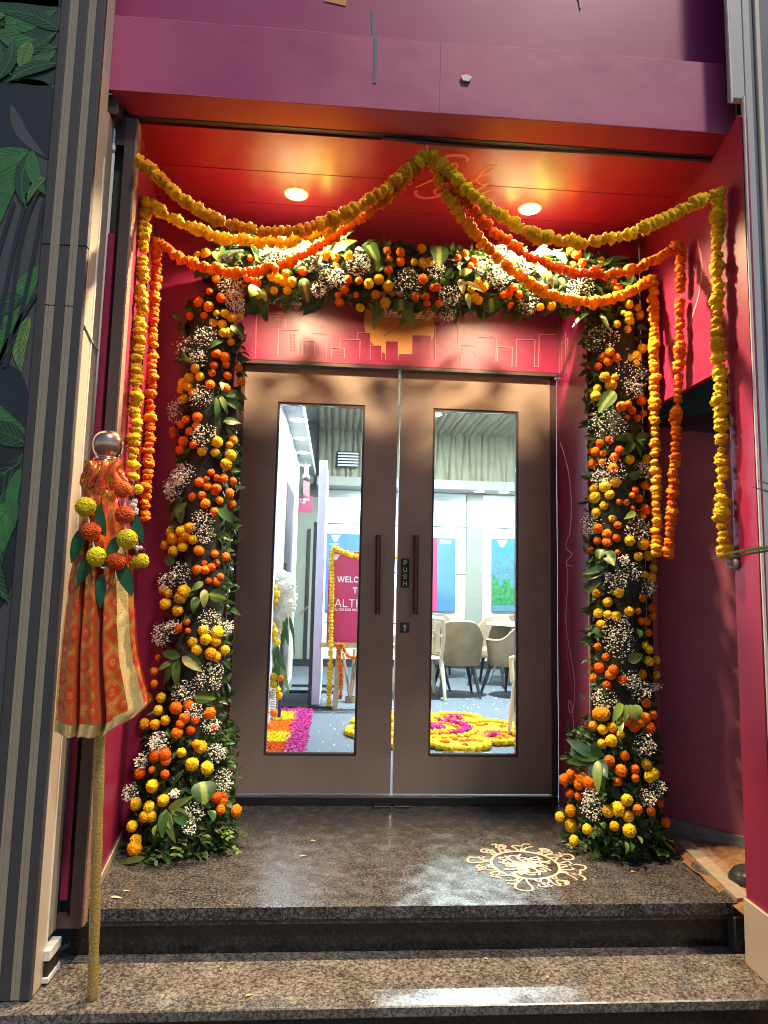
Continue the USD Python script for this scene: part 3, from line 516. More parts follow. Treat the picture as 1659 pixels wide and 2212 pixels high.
# ================================================================== the showroom behind the glass
M['wall_white'] = mat('white_wall_panel', (.74, .78, .77), .45, var=.05, scale=3.); M['wall_grey'] = mat('sage_grey_wall', (.25, .26, .215), .6, var=.06, scale=4.)
M['drape'] = mat('sage_drape', (.43, .40, .28), .75, var=.15, scale=5., trans=.15); M['lilac'] = mat('lilac_board', (.52, .50, .66), .45, var=.08, scale=5.)
M['carpet'] = mat('blue_grey_carpet', (.115, .13, .155), .9, var=.35, scale=90., bump=.5, bscale=700.); M['poster_blue'] = mat('poster_blue', (.055, .15, .46), .4, var=.25, scale=1.3, vcol=(.09, .24, .56))
M['poster_red'] = mat('poster_crimson', (.50, .035, .13), .4); M['poster_white'] = mat('poster_white', (.85, .86, .88), .5); M['poster_teal'] = mat('poster_teal_sky', (.06, .26, .40), .4, var=.2, scale=3.)
M['poster_bldg'] = mat('poster_towers', (.10, .24, .32), .5, var=.35, scale=25.); M['poster_green'] = mat('poster_trees', (.04, .30, .09), .5, var=.7, scale=22.); M['art'] = mat('art_purple', (.25, .20, .35), .5, var=.5, scale=4., vcol=(.45, .36, .20))
M['black_trim'] = mat('black_skirting', (.02, .02, .023), .5); M['ceil'] = mat('soffit_grey', (.30, .30, .27), .6, var=.05, scale=5.); M['chair'] = mat('taupe_velvet', (.25, .19, .115), .85, var=.25, scale=9.); M['chair_leg'] = mat('black_chair_leg', (.018, .017, .017), .35)
M['plastic'] = mat('beige_plastic', (.55, .47, .35), .4); M['tabletop'] = mat('white_table_top', (.70, .68, .74), .3); M['chrome'] = mat('chrome_leg', (.6, .6, .6), .2, metal=1.); M['pinkbox'] = mat('pink_box', (.70, .35, .36), .5)
M['wrap'] = mat('white_wrapping_paper', (.80, .77, .66), .6, trans=.3, var=.1, scale=20.); M['room_lamp'] = emit('room_lamp_face', (.92, .97, 1.0), 9.)
yb = 6.3
single('room_floor', quad((-.95, .052, -.001), (4.7, .052, -.001), (4.7, yb+.1, -.001), (-.95, yb+.1, -.001)), M['carpet'], kind=S)
zf = at(1000, 935, y=yb)[2]                        # height of the draped ceiling
sh = thing('room_shell', kind=S, loc=(1.8, 3, 0))
part(sh, 'room_front_wall', cat_([box(.95, 4.7, .055, .15, -.05, zf+.1), box(-2.2, -.95, .055, .15, -.05, zf+.1), box(-.95, .95, .055, .15, 2.99, zf+.1)]), M['wall_white'])
part(sh, 'room_right_wall', box(4.7, 4.8, .05, yb+.2, -.05, zf+.1), M['wall_white'])
part(sh, 'room_back_backing', box(-2.2, 4.8, yb+.06, yb+.12, -.05, zf+.1), M['wall_grey'])
part(sh, 'room_roof', box(-2.2, 4.8, .05, yb+.2, zf+.12, zf+.16), M['wall_white'])
part(sh, 'room_far_left_wall', box(-2.25, -2.2, .05, yb+.2, -.05, zf+.1), M['wall_grey'])
# left wall of the room with its art print
XW = -.85
lwall = thing('room_side_wall', 'white side wall with a tall art print seen through the left pane', 'wall', (XW, 3, 0))
ya = at(621, 1001, x=XW)[1]; yE = 5.0
part(lwall, 'lilac_board', box(XW-.05, XW, .16, ya-.14, .0, 2.95), M['lilac']); part(lwall, 'white_trim', box(XW-.05, XW+.006, ya-.138, ya-.03, 0, 2.95), M['wall_white'])
part(lwall, 'wall_panel', box(XW-.05, XW, ya-.028, yE, 0, 2.95), M['wall_white'])
part(lwall, 'art_print', box(XW+.001, XW+.012, ya, 4.3, .12, at(637, 1067, x=XW)[2]), M['art'])
# soffit strip along the left with round lamps
e0, e1 = at(665, 874, z=2.75), at(676, 1027, z=2.75); xs = (e0[0]+e1[0])/2
so = thing('side_soffit', 'grey soffit strip along the left of the showroom', 'soffit', (-.8, 3, 2.75))
part(so, 'soffit_board', box(-.848, xs-.012, .16, yb-.4, 2.75, 2.79), M['ceil']); part(so, 'white_edge', box(xs-.0115, xs+.003, .16, yb-.4, 2.745, 2.80), M['wall_white'])
def roomlamp(p, r, label, group):
    d = thing('room_downlight', label, 'ceiling light', p, group)
    c = trimesh.creation.cylinder(r, .006, sections=24); c.apply_translation(np.array(p)+[0, 0, -.004]); part(d, 'lamp_face', c, M['room_lamp'])
    ring = trimesh.creation.revolve(np.array([[r+.001, -.008], [r+.012, -.006], [r+.012, .001], [r+.001, .001], [r+.001, -.008]]), sections=24); ring.apply_translation(p); part(d, 'trim_ring', ring, M['poster_white']); return d
def disklight(d, r, k, dz=-.012):
    li = UsdLux.DiskLight.Define(stage, d+'/lamp_light'); li.CreateRadiusAttr(r); li.CreateIntensityAttr(k); li.CreateNormalizeAttr(False); li.CreateColorAttr(Gf.Vec3f(.80, .94, 1.0)); UsdGeom.Xformable(li).AddTranslateOp().Set(Gf.Vec3d(0, 0, dz))
for k, (u, v) in enumerate(((646, 906), (651, 946), (655.5, 977), (658.7, 1004))):
    p = at(u, v, z=2.749); d = roomlamp(p, .075, ('nearest', 'second', 'third', 'farthest')[k]+' round lamp in the row on the left soffit', 'lamps of the left soffit'); disklight(d, .07, ROOM_POWER*.28)
# back wall: soffit band, drapes, panels
yf = yb-.45; zs1, zs0 = at(1000, 1038, y=yf)[2], at(1000, 1057, y=yf)[2]
bs = thing('back_soffit', 'sage soffit band along the back wall under the drapes', 'soffit', (1.5, yf, zs0)); part(bs, 'soffit_band', box(xs+.02, 4.69, yf, yb+.05, zs0, zs1), M['ceil'])
for k, (u, v, lb) in enumerate(((794, 1051, 'lamp under the back soffit seen in the left pane'), (1040, 1053, 'lamp under the back soffit left of the pilaster top'), (1092, 1056, 'lamp under the back soffit right of the pilaster'))):
    p = at(u, v+5, z=zs0-.001); p[1] = yf+.12; d = roomlamp(p, .08, 'round '+lb, 'lamps of the back soffit'); disklight(d, .075, ROOM_POWER*.28)
rng = np.random.default_rng(11)
def pleats(x0, x1, n, amp, seed):
    r = np.random.default_rng(seed); xs_ = np.linspace(x0, x1, n*10); ph = np.cumsum(.62+.35*r.random(len(xs_))); d = amp*(np.abs(np.sin(ph*.5))**.6); return xs_, d
xs_, d_ = pleats(xs+.02, 4.68, 42, .07, 3)
zz = np.linspace(zs1+.001, zf, 9); V, F = [], []
for j, z_ in enumerate(zz):
    for i, x_ in enumerate(xs_): V.append((x_+.05*(j/8-.5)*math.sin(i*.37), yb-.03-d_[i]*(.7+.3*math.sin(j*.8+i*.2)), z_))
n = len(xs_); F = [f for j in range(8) for i in range(n-1) for f in ([j*n+i, j*n+i+1, (j+1)*n+i+1], [j*n+i, (j+1)*n+i+1, (j+1)*n+i])]
single('wall_drape', trimesh.Trimesh(V, F, process=False), M['drape'], 'pleated sage drape on the back wall above the soffit band', 'drape', smooth=50)
yy = np.linspace(.16, yb-.04, 12); V = [(x_, y_, zf-.005-d_[i]*.8-.02*math.sin(j*2.1+i*.3)) for j, y_ in enumerate(yy) for i, x_ in enumerate(xs_)]
F = [f for j in range(11) for i in range(n-1) for f in ([j*n+i, (j+1)*n+i+1, j*n+i+1], [j*n+i, (j+1)*n+i, (j+1)*n+i+1])]
single('ceiling_drape', trimesh.Trimesh(V, F, process=False), M['drape'], 'pleated sage fabric stretched across the showroom ceiling', 'drape', smooth=50)
a, b = at(729, 974, y=yb-.14), at(775, 1011, y=yb-.14)
ve = thing('air_vent', 'square vent of black and white slats on the drape', 'vent', ((a[0]+b[0])/2, yb-.12, b[2])); part(ve, 'backing', box(a[0], b[0], yb-.135, yb-.12, b[2], a[2]), M['black_trim'])
hs = (a[2]-b[2])/11
for k in range(5): part(ve, 'slat', box(a[0]+.01, b[0]-.01, yb-.16, yb-.1352, b[2]+hs*(2*k+1), b[2]+hs*(2*k+2)), M['poster_white'])
bw = thing('back_wall', 'white panelled back wall with a sage pilaster', 'wall', (1.5, yb, 0))
zl = [at(1000, v, y=yb)[2] for v in (1443, 1350, 1241, 1139.5)]+[zs0-.002]; zl[0] = .10
p0, p1 = at(1008, 1150, y=yb)[0], at(1040, 1150, y=yb)[0]
for x0, x1 in ((-.62, p0-.012), (p1+.012, 4.69)):
    for k in range(4): part(bw, 'white_panel', box(x0, x1, yb-.02, yb+.02, zl[k]+.006, zl[k+1]-.006, .003), M['wall_white'])
part(bw, 'grooves', box(-.63, 4.69, yb+.021, yb+.03, .05, zs0-.002), M['black_trim']); part(bw, 'pilaster', box(p0-.01, p1+.01, yb-.05, yb+.018, .10, zs0-.003, .003), M['wall_grey'])
part(bw, 'sage_panel', box(-2.19, -.632, yb-.02, yb+.03, .10, zs0-.003), M['wall_grey']); part(bw, 'skirting', box(-2.19, 4.69, yb-.06, yb+.029, 0, .0985), M['black_trim'])
part(bw, 'dark_strip', box(at(664, 1200, y=yb-.05)[0], at(670, 1200, y=yb-.05)[0], yb-.06, yb-.021, .1, 2.0), M['black_trim'])
def logo(cx, cz, s, y):
    v = lambda pts: Polygon([(cx+s*a, cz+s*b) for a, b in pts])
    sh_ = unary_union([v([(-1, .7), (-.62, .7), (-.1, -.35), (-.28, -.7)]), v([(-.5, .7), (.62, .7), (.5, .45), (-.36, .45)]), v([(-.3, .36), (-.08, .36), (.2, -.2), (.06, -.48)]), v([(1, .7), (.7, .7), (.1, -.5), (.2, -.7)]), v([(.56, .40), (.3, .40), (-.14, -.48), (-.04, -.7)])]).buffer(.004*s)
    return front(sh_, y, .002)
def poster(name, label, u0, v0, u1, v1, m):
    yp = yb-.075; a, b = at(u0, v0, y=yp), at(u1, v1, y=yp); t = thing(name, label, 'poster', ((a[0]+b[0])/2, yp, b[2]))
    part(t, 'board', box(a[0], b[0], yp, yb-.021, b[2], a[2], .002), m); return t, a, b, yp-.0005
t, a, b, y_ = poster('wall_poster', 'blue wall poster with a white emblem behind the welcome sign', 703, 1152, 800, 1320, M['poster_blue'])
c = at(725, 1163, y=y_); part(t, 'emblem', logo(c[0], c[2], .07, y_), M['poster_white']); part(t, 'small_lettering', text('DEVELOPERS', at(711, 1175, y=y_)[0], y_, at(711, 1176, y=y_)[2], .016, bold=True, depth=.002), M['poster_white'])
t, a, b, y_ = poster('wall_poster', 'half crimson half blue wall poster lettered blox', 880, 1160, 983, 1321, M['poster_blue'])
x_ = at(945, 1200, y=y_)[0]; part(t, 'crimson_half', box(a[0]+.001, x_, y_-.002, y_+.0002, b[2]+.001, a[2]-.001), M['poster_red']); c = at(950, 1174, y=y_); part(t, 'letters', text('blox', c[0], y_, c[2], .062, bold=True, depth=.003), M['poster_white'])
t, a, b, y_ = poster('wall_poster', 'city view wall poster with green trees and a white emblem', 1063, 1163, 1140, 1322, M['poster_teal'])
W_, H_ = b[0]-a[0], a[2]-b[2]
bl = [sbox(a[0]+W_*p, b[2]+H_*.40, a[0]+W_*q, b[2]+H_*r) for p, q, r in ((.02, .14, .72), (.15, .24, .80), (.27, .34, .62), (.38, .48, .80), (.50, .60, .70), (.62, .74, .76), (.78, .92, .68))]
part(t, 'tower_print', front(unary_union(bl), y_, .002), M['poster_bldg'])
tr = Polygon([(a[0]+.002, b[2]+.10)]+[(a[0]+.002+(W_-.004)*q, b[2]+H_*(.44+.05*math.sin(q*19)+.04*math.sin(q*43)-.10*q)) for q in np.linspace(0, 1, 40)]+[(b[0]-.002, b[2]+.10)]); part(t, 'tree_print', front(tr, y_-.0021, .002), M['poster_green'])
c = at(1085, 1175, y=y_); part(t, 'emblem', logo(c[0], c[2], .075, y_-.0005), M['poster_white']); part(t, 'base_strip', front(sbox(a[0]+.002, b[2]+.002, b[0]-.002, b[2]+.095), y_-.0021, .002), M['poster_bldg'])
# hanging sign, camera, partition, floor strips
hs_ = thing('sample_flat_sign', 'crimson SAMPLE FLAT sign hanging beside the partition', 'sign', at(657, 1107, y=4.2)); a, b = at(645, 1070, y=4.2), at(674, 1107, y=4.2)
M['sign_pink'] = mat('sign_crimson', (.24, .03, .07), .45); M['sign_rose'] = mat('sign_rose', (.38, .12, .14), .5)
part(hs_, 'board', box(a[0], b[0], 4.2, 4.22, b[2], a[2]), M['sign_pink'])
for k, s in enumerate(('SAMPLE', 'FLAT')): c = at(647, 1080.5+k*6.5, y=4.199); part(hs_, 'letters', text(s, c[0], 4.1995, c[2], .021, bold=True), M['poster_white'])
a, b = at(656, 1033, y=4.15), at(668, 1068, y=4.15); part(hs_, 'upper_board', plane_map(extr(Polygon([(0, 0), (.075, -.05), (.075, .14), (0, .17)]), .012), (a[0], 4.15, b[2]), EX, EZ), M['sign_rose'])
part(hs_, 'hanger', tube([(a[0]+.03, 4.21, 2.74), (a[0]+.03, 4.21, at(660, 1072, y=4.2)[2])], .004, 6), M['black_trim'])
cc = at(661, 1031, y=5.1); cv = thing('dome_camera', 'white dome camera under the left soffit', 'camera', cc)
dm = trimesh.creation.uv_sphere(.055, count=[12, 18]); dm.apply_scale([1, 1, .75]); dm.apply_translation(cc); part(cv, 'housing', dm, M['poster_white'], smooth=True)
ey = trimesh.creation.icosphere(2, .034); ey.apply_translation(cc+[.005, -.032, -.025]); part(cv, 'lens', ey, M['black_trim'], smooth=True); part(cv, 'mount', tube([cc+[0, 0, .03], (cc[0], cc[1], 2.749)], .03, 12), M['poster_white'])
pa = thing('partition', 'free-standing lilac white partition left of the welcome sign', 'partition', (-.5, 2.9, 0))
xa, xb = at(672, 1530, y=2.86)[0], at(690, 1530, y=2.86)[0]; zt = at(680, 993, y=2.86)[2]
part(pa, 'panel', box(xa, xb, 2.86, 3.75, .03, zt, .006), M['lilac']); part(pa, 'side_print', box(xb+.0003, xb+.003, 3.0, 3.74, .1, zt-.08), M['poster_white'])
part(pa, 'purple_print', side(Polygon([(3.1, .9), (3.72, .9), (3.72, 1.55), (3.5, 1.7), (3.3, 1.5), (3.1, 1.62)]), xb+.0035, 1), M['art']); part(pa, 'black_frame', box(xa-.035, xa-.001, 2.87, 3.7, 0, zt-.62), M['black_trim'])
part(pa, 'base_plate', box(-.84, xb+.16, 2.80, 2.855, 0, .028), M['black_trim']); part(pa, 'base_plate', box(-.80, xb+.16, 3.76, 3.80, 0, .028), M['black_trim']); part(pa, 'base_plate', box(-.80, xb+.16, 4.2, 4.24, 0, .028), M['black_trim'])
a, b = at(648, 1327, y=2.87), at(668, 1308, y=2.87); hb = bar(a, b, .018); part(pa, 'bracket', hb, M['bamboo'])
# chairs (one built, the others refer to it)
def armchair(label, loc, rot):
    d = thing('armchair', label, 'chair', loc, 'taupe armchairs around the table'); UsdGeom.Xformable(stage.GetPrimAtPath(d)).AddRotateZOp().Set(rot); LOC[d] = np.zeros(3)
    th = np.linspace(math.radians(-205), math.radians(25), 34); H = lambda t: .63+.20*math.exp(-((t+PI/2)/.95)**4); V, F = [], []
    for t in th:
        for r, zz_ in ((.255, .34), (.27, .42), (.285, H(t)*.5+.27), (.29, H(t)-.015), (.275, H(t)), (.255, H(t)-.012), (.245, H(t)*.5+.25), (.235, .44), (.22, .34)): V.append((r*math.cos(t)*(1+.12*(zz_-.34)), r*math.sin(t)*(.95+.25*(zz_-.34)), zz_))
    m_ = 9; F = [f for i in range(33) for j in range(m_) for f in ([i*m_+j, (i+1)*m_+j, (i+1)*m_+(j+1) % m_], [i*m_+j, (i+1)*m_+(j+1) % m_, i*m_+(j+1) % m_])]
    for b_, s in ((0, 1), (33*m_, -1)): F += [[b_, b_+j, b_+j+1][::s] for j in range(1, m_-1)]
    part(d, 'backrest', trimesh.Trimesh(V, F), M['chair'], smooth=45)
    part(d, 'seat', trimesh.creation.revolve(np.array([[0, .34], [.24, .34], [.255, .37], [.25, .43], [.20, .455], [0, .46]]), sections=32), M['chair'], smooth=40)
    for sx in (-1, 1):
        for sy in (-1, 1): part(d, 'leg', tube([(sx*.15, sy*.15, .345), (sx*.225, sy*.235, 0)], [.026, .013], 10), M['chair_leg'], smooth=40)
    return d
proto = armchair('taupe velvet armchair with its back to the door in the right pane', (1.02, 3.74, 0), 0)
def copy(src, label, loc, rot, group):
    p = numbered('/World', src.split('/')[-1]); x = UsdGeom.Xform.Define(stage, p); x.AddTranslateOp().Set(Gf.Vec3d(*loc)); x.AddRotateZOp().Set(rot); pr = x.GetPrim()
    pr.GetReferences().AddInternalReference(src); pr.SetInstanceable(True); was = stage.GetPrimAtPath(src).GetCustomDataByKey('category'); tag(pr, label, was, group); return p
for lb, l, r_ in (('taupe armchair turned half left at the right edge of the right pane', (1.62, 3.72, 0), 38), ('taupe armchair half hidden behind the nearest one, on its left', (.70, 4.15, 0), -62), ('taupe armchair beyond the table, its ribbed inside facing the door', (1.62, 4.6, 0), 150),
               ('farthest taupe armchair in front of the pilaster', (2.25, 5.35, 0), 185), ('taupe armchair below the crimson and blue poster', (1.15, 5.2, 0), 205)): copy(proto, lb, l, r_, 'taupe armchairs around the table')
tb = thing('round_table', 'white round table with chrome legs among the armchairs', 'table', (1.95, 4.5, 0)); tp = trimesh.creation.cylinder(.42, .024, sections=40); tp.apply_translation([1.95, 4.5, .75]); part(tb, 'tabletop', tp, M['tabletop'], smooth=30)
for k in range(4): a_ = k*PI/2+.5; part(tb, 'leg', tube([(1.95+.12*math.cos(a_), 4.5+.12*math.sin(a_), .737), (1.95+.4*math.cos(a_+.6), 4.5+.4*math.sin(a_+.6), 0)], .013, 8), M['chrome'], smooth=True)
bx = trimesh.creation.box([.13, .1, .09]); bx.apply_translation([2.0, 4.3, .808]); single('pink_box', bx, M['pinkbox'], 'pink box standing on the white round table', 'box')
bx = box(1.70, 1.78, 4.32, 4.38, .7625, .80, .006); single('yellow_holder', bx, M['wood'], 'small yellow holder on the white round table', 'holder')
def plastic_chair(label, loc, rot):
    d = thing('plastic_chair', label, 'chair', loc, 'beige plastic chairs by the door'); UsdGeom.Xformable(stage.GetPrimAtPath(d)).AddRotateZOp().Set(rot); LOC[d] = np.zeros(3)
    part(d, 'seat', box(-.22, .22, -.22, .24, .41, .435, .008), M['plastic'])
    for sx in (-1, 1):
        part(d, 'leg', tube([(sx*.20, -.20, .42), (sx*.225, -.25, .2), (sx*.235, -.28, 0)], [.028, .022, .016], 8), M['plastic'], smooth=True); part(d, 'leg', tube([(sx*.20, .20, .42), (sx*.235, .26, 0)], [.026, .016], 8), M['plastic'], smooth=True)
        part(d, 'armrest', tube([(sx*.225, -.22, .66), (sx*.245, .0, .645), (sx*.235, .2, .62), (sx*.215, .22, .43)], .02, 8), M['plastic'], smooth=True)
        part(d, 'back_post', tube([(sx*.205, -.20, .43), (sx*.22, -.245, .62), (sx*.20, -.30, .84)], .021, 8), M['plastic'], smooth=True)
    for k in range(5): x_ = -.15+.075*k; part(d, 'back_slat', box(x_-.022, x_+.022, -.285, -.268, .50, .80, .004), M['plastic'])
    part(d, 'top_rail', tube([(-.20, -.30, .84), (0, -.32, .86), (.20, -.30, .84)], .024, 8), M['plastic'], smooth=True); return d
pc = plastic_chair('beige plastic chair left of the armchairs, mostly behind the door stile', (.585, 3.62, 0), 4); copy(pc, 'beige plastic chair close behind the right edge of the right pane', (1.325, 1.45, 0), 2, 'beige plastic chairs by the door')
for k, (p, r, q) in enumerate((((1.0, 3.0, zf-.1), .10, 5.),)):
    d = roomlamp(p, r*.75, 'large round lamp under the draped ceiling near the door', None); disklight(d, r*.7, ROOM_POWER*q*8.0)
for k, (x_, y2, nm) in enumerate(((2.6, 2.4, 'above the right side of the showroom'), (.9, 4.9, 'above the middle of the showroom'), (2.8, 4.9, 'above the far right of the showroom'))):
    d = roomlamp((x_, y2, zf-.1), .10, 'round lamp under the draped ceiling '+nm, None); disklight(d, .095, ROOM_POWER*1.1)

# ================================================================== flowers
ICO2, ICO3 = trimesh.creation.icosphere(2), trimesh.creation.icosphere(3)
def frill(v, seed, amp, f):
    n = meshkit.noise(v*f+seed*7.3, seed); n2 = meshkit.noise(v*f*2.3+seed*3.1, seed+5)
    return v*(1-amp+amp*(2*np.abs(n-.5)*1.3+.7*n2))[:, None]
HEADS = [frill(ICO3.vertices.copy(), k, .22, 5.5)*[1, 1, .86] for k in range(6)]
BEADS = [frill(ICO2.vertices.copy(), k+20, .34, 3.0) for k in range(6)]
POMS = [(lambda s: s.vertices*(1+.22*(meshkit.noise(s.vertices*11+k, k)-.5)+.16*(meshkit.noise(s.vertices*23+k, k+3)-.5))[:, None])(trimesh.creation.icosphere(4)) for k in range(2)]
F2, F3, F4 = ICO2.faces, ICO3.faces, trimesh.creation.icosphere(4).faces
def basis(d):
    d = np.asarray(d, float); d = d/np.linalg.norm(d); a = np.cross(d, [0, 0, 1.0]) if abs(d[2]) < .95 else np.cross(d, [0, 1.0, 0]); a /= np.linalg.norm(a); return a, np.cross(d, a), d
def placed(v, p, d, r, squash=1.0, spin=0.):
    a, b, c = basis(d); ca, sa = math.cos(spin), math.sin(spin); a, b = ca*a+sa*b, ca*b-sa*a
    return np.asarray(p)+r*(v[:, :1]*a+v[:, 1:2]*b+squash*v[:, 2:3]*c)
def marigold(parent, name, p, d, r, m, rng): part(parent, name, (placed(HEADS[rng.integers(6)], p, d, r, 1, rng.random()*6), F3), m, smooth=True)
def garland(name, label, cat, pts, r, m, rng, group=None, space=None, plump=.16):
    """Flower heads threaded face to face on a string through the points pts."""
    pts = np.asarray(pts, float); c = spline(pts, 400) if len(pts) > 3 else np.array([pts[0]+(pts[-1]-pts[0])*t for t in np.linspace(0, 1, 400)])
    s = np.r_[0, np.cumsum(np.linalg.norm(np.diff(c, axis=0), axis=1))]; space = space or r*1.02; k = max(2, int(s[-1]/space))
    d = thing(name, label, cat, pts[0], group)
    part(d, 'thread', tube(c[::8], .0016, 4), M['string'])
    q = 0
    for i in range(k):
        t = (i+.5)/k*s[-1]+rng.normal(0, space*.07); p = np.array([np.interp(t, s, c[:, j]) for j in range(3)]); p2 = np.array([np.interp(t+.01, s, c[:, j]) for j in range(3)]); dr_ = p2-p if np.linalg.norm(p2-p) > 1e-6 else c[-1]-c[-9]
        dr_ = dr_/np.linalg.norm(dr_)+rng.normal(0, .10, 3); rr_ = r*(1+rng.normal(0, plump*.6))
        part(d, 'flower', (placed(BEADS[rng.integers(6)], p+rng.normal(0, r*.05, 3), dr_, rr_, .66*space/r, rng.random()*6), F2), m, smooth=True)
    return d
def vplane(uvs, p0, p1):
    """Picture positions laid on the upright plane through p0 and p1."""
    p0, p1 = np.asarray(p0), np.asarray(p1); n = np.cross(p1-p0, [0, 0, 1.0]); n /= np.linalg.norm(n); return [atp(u, v, p0, n) for u, v in uvs]
rng = np.random.default_rng(21)
PEAK = at(925, 330, z=2.945)
GX = dict(L1=at(297, 345, x=-1.15), L2=at(317, 432, x=-1.165), L3=at(341, 520, x=-1.185), R1=at(1553, 417, x=XR-.035), R2=at(1470, 525, x=XR-.035), R3=at(1408, 600, x=XR-.035))
gl = [('L1', 'topmost amber marigold garland from the ceiling peak to the left post', 'marigold_yo', .0255, [(297, 345), (345, 385), (400, 433), (470, 474), (540, 495), (620, 500), (700, 482), (770, 448), (840, 400), (890, 357), (922, 333)], None),
      ('L2', 'yellow marigold garland draped left and hanging down the left wall nearest the street', 'marigold_y', .0265, [(321, 435), (370, 470), (430, 497), (500, 515), (580, 523), (660, 512), (740, 472), (810, 425), (870, 378), (920, 338)], [(314, 436), (311, 520), (305, 640), (299, 760), (292, 890), (286, 1035)]),
      ('L3', 'orange marigold garland draped left and hanging down the left wall behind the yellow one', 'marigold_o', .0235, [(345, 522), (385, 555), (440, 577), (510, 587), (580, 580), (650, 553), (720, 512), (800, 455), (870, 400), (918, 350)], [(339, 522), (336, 600), (330, 750), (324, 900), (319, 1010), (313, 1125)]),
      ('R1', 'long yellow marigold garland draped right and hanging nearest the street', 'marigold_y', .0275, [(930, 335), (965, 368), (1010, 410), (1060, 450), (1110, 485), (1180, 515), (1260, 522), (1340, 510), (1420, 480), (1490, 445), (1548, 415)], [(1553, 418), (1549, 520), (1549, 640), (1553, 780), (1557, 930), (1560, 1080), (1565, 1205)]),
      ('R2', 'orange marigold garland draped right and hanging between the two yellow ones', 'marigold_o', .0235, [(932, 342), (985, 405), (1040, 470), (1100, 525), (1160, 560), (1230, 585), (1310, 592), (1380, 577), (1430, 552), (1466, 528)], [(1472, 530), (1470, 620), (1468, 740), (1464, 870), (1457, 1000), (1450, 1120), (1444, 1203)]),
      ('R3', 'amber marigold garland draped right and hanging in front of the right flower column', 'marigold_yo', .0255, [(930, 345), (950, 390), (985, 450), (1030, 510), (1090, 570), (1160, 620), (1240, 650), (1310, 648), (1370, 625), (1405, 603)], [(1413, 604), (1412, 700), (1413, 820), (1416, 950), (1418, 1080), (1419, 1200)])]
for key, lb, mt, r, uv, hang in gl:
    wp = GX[key]; c1 = vplane(uv, PEAK, wp)
    if hang:
        xw = wp[0]; h1 = [at(u, v, x=xw) for u, v in hang]
        pts = list(c1)+list(h1) if key[0] == 'R' else list(c1[::-1])+list(h1)
    else: pts = c1
    # keep the corner sharp: draw the two runs as one string of straight-joined splines
    if hang:
        a_ = spline(c1 if key[0] == 'R' else c1[::-1], 200); b_ = spline(h1, 200); full = np.vstack([a_, b_])
    else: full = spline(c1, 300)
    d = thing('marigold_garland', lb, 'garland', full[0]); s = np.r_[0, np.cumsum(np.linalg.norm(np.diff(full, axis=0), axis=1))]; sp = r*1.0; k = int(s[-1]/sp)
    part(d, 'thread', tube(full[::12], .0015, 4), M['string'])
    for i in range(k):
        t = (i+.5)/k*s[-1]+rng.normal(0, sp*.10); p = np.array([np.interp(t, s, full[:, j]) for j in range(3)]); p2 = np.array([np.interp(t+.02, s, full[:, j]) for j in range(3)]); p1_ = np.array([np.interp(t-.02, s, full[:, j]) for j in range(3)])
        dd = p2-p1_; dd = dd/(np.linalg.norm(dd)+1e-9)+rng.normal(0, .22, 3)
        if rng.random() < .006: continue
        part(d, 'flower', (placed(BEADS[rng.integers(6)], p+rng.normal(0, r*.12, 3), dd, r*(1+rng.normal(0, .13)), .74, rng.random()*6), F2), M[mt], smooth=True)
hk = thing('hook', 'small clear hook and thread holding the garland peak', 'hook', PEAK); part(hk, 'thread_loop', tube([PEAK, PEAK+[-.005, 0, .02], PEAK+[-.008, 0, ZC-PEAK[2]-.001]], .0025, 6), M['paper'])

# ------------------------------------------------------------------ the floral arch
def src(ox, oy, sc): return lambda pts: [((ox+u/sc)/1.8227, (oy+v/sc)/1.8227) for u, v in pts]
A_, B_, C_, D_, E_, F_, G_ = src(0, 1000, 1.508), src(100, 1650, 1.7011), src(400, 2900, 2.765), src(700, 900, 2.0738), src(1300, 900, 1.659), src(2100, 800, 1.4751), src(2200, 2150, 2.949)
H_ = src(2200, 2850, 3.0164)
OR = A_([(1243,222),(1180,285),(1312,262),(1240,313),(1130,370),(1212,365),(1442,187),(1518,172),(1470,140),(1285,592),(1335,612),(1270,662),(1342,658),(1417,677),(1260,705),(1352,722),(1248,775),(1342,797),(1432,758),(1105,982),(1172,970),(1075,1013),(1025,1050),(1030,1080),(1125,1053),(1090,1115),(1147,1132),(1070,1163),(1170,1020),(1253,1297),(1185,1358),(1228,1335),(1288,1330),(1232,1380),(1288,1390),(1328,1332),(1383,1348),(1145,1443),(1200,1432),(1303,1463),(1365,1420),(1218,1482),(1275,1412),(1380,1490)])
OR += B_([(1265,620),(1387,582),(1205,570),(1162,880),(1268,903),(1343,922),(1198,965),(1245,995),(1152,1010),(1275,965),(1225,1083),(1278,1090),(1307,1055),(1205,1012),(1080,1357),(1025,1402),(1087,1418),(885,1600),(862,1690),(863,1775),(1008,1935),(1092,1917),(1235,1970),(1137,2018),(1037,2043),(1018,2100),(1107,2085),(1065,2005),(1255,2070)])
OR += C_([(585,210),(700,260),(690,195),(545,360),(415,400),(690,412),(1325,645),(1310,700),(1255,665),(1295,795),(1465,808)])
YE = A_([(1285,352),(1335,355),(1375,378),(1265,413),(1320,417),(1325,468),(1357,468),(1372,522),(1425,368),(1285,147),(1160,680),(1187,727),(1125,740),(1085,770),(1118,790),(1145,820),(1095,858),(1082,800),(1290,1117),(1200,1175),(1278,1180),(1362,1133),(1385,1105),(1370,1195),(1343,1248)])
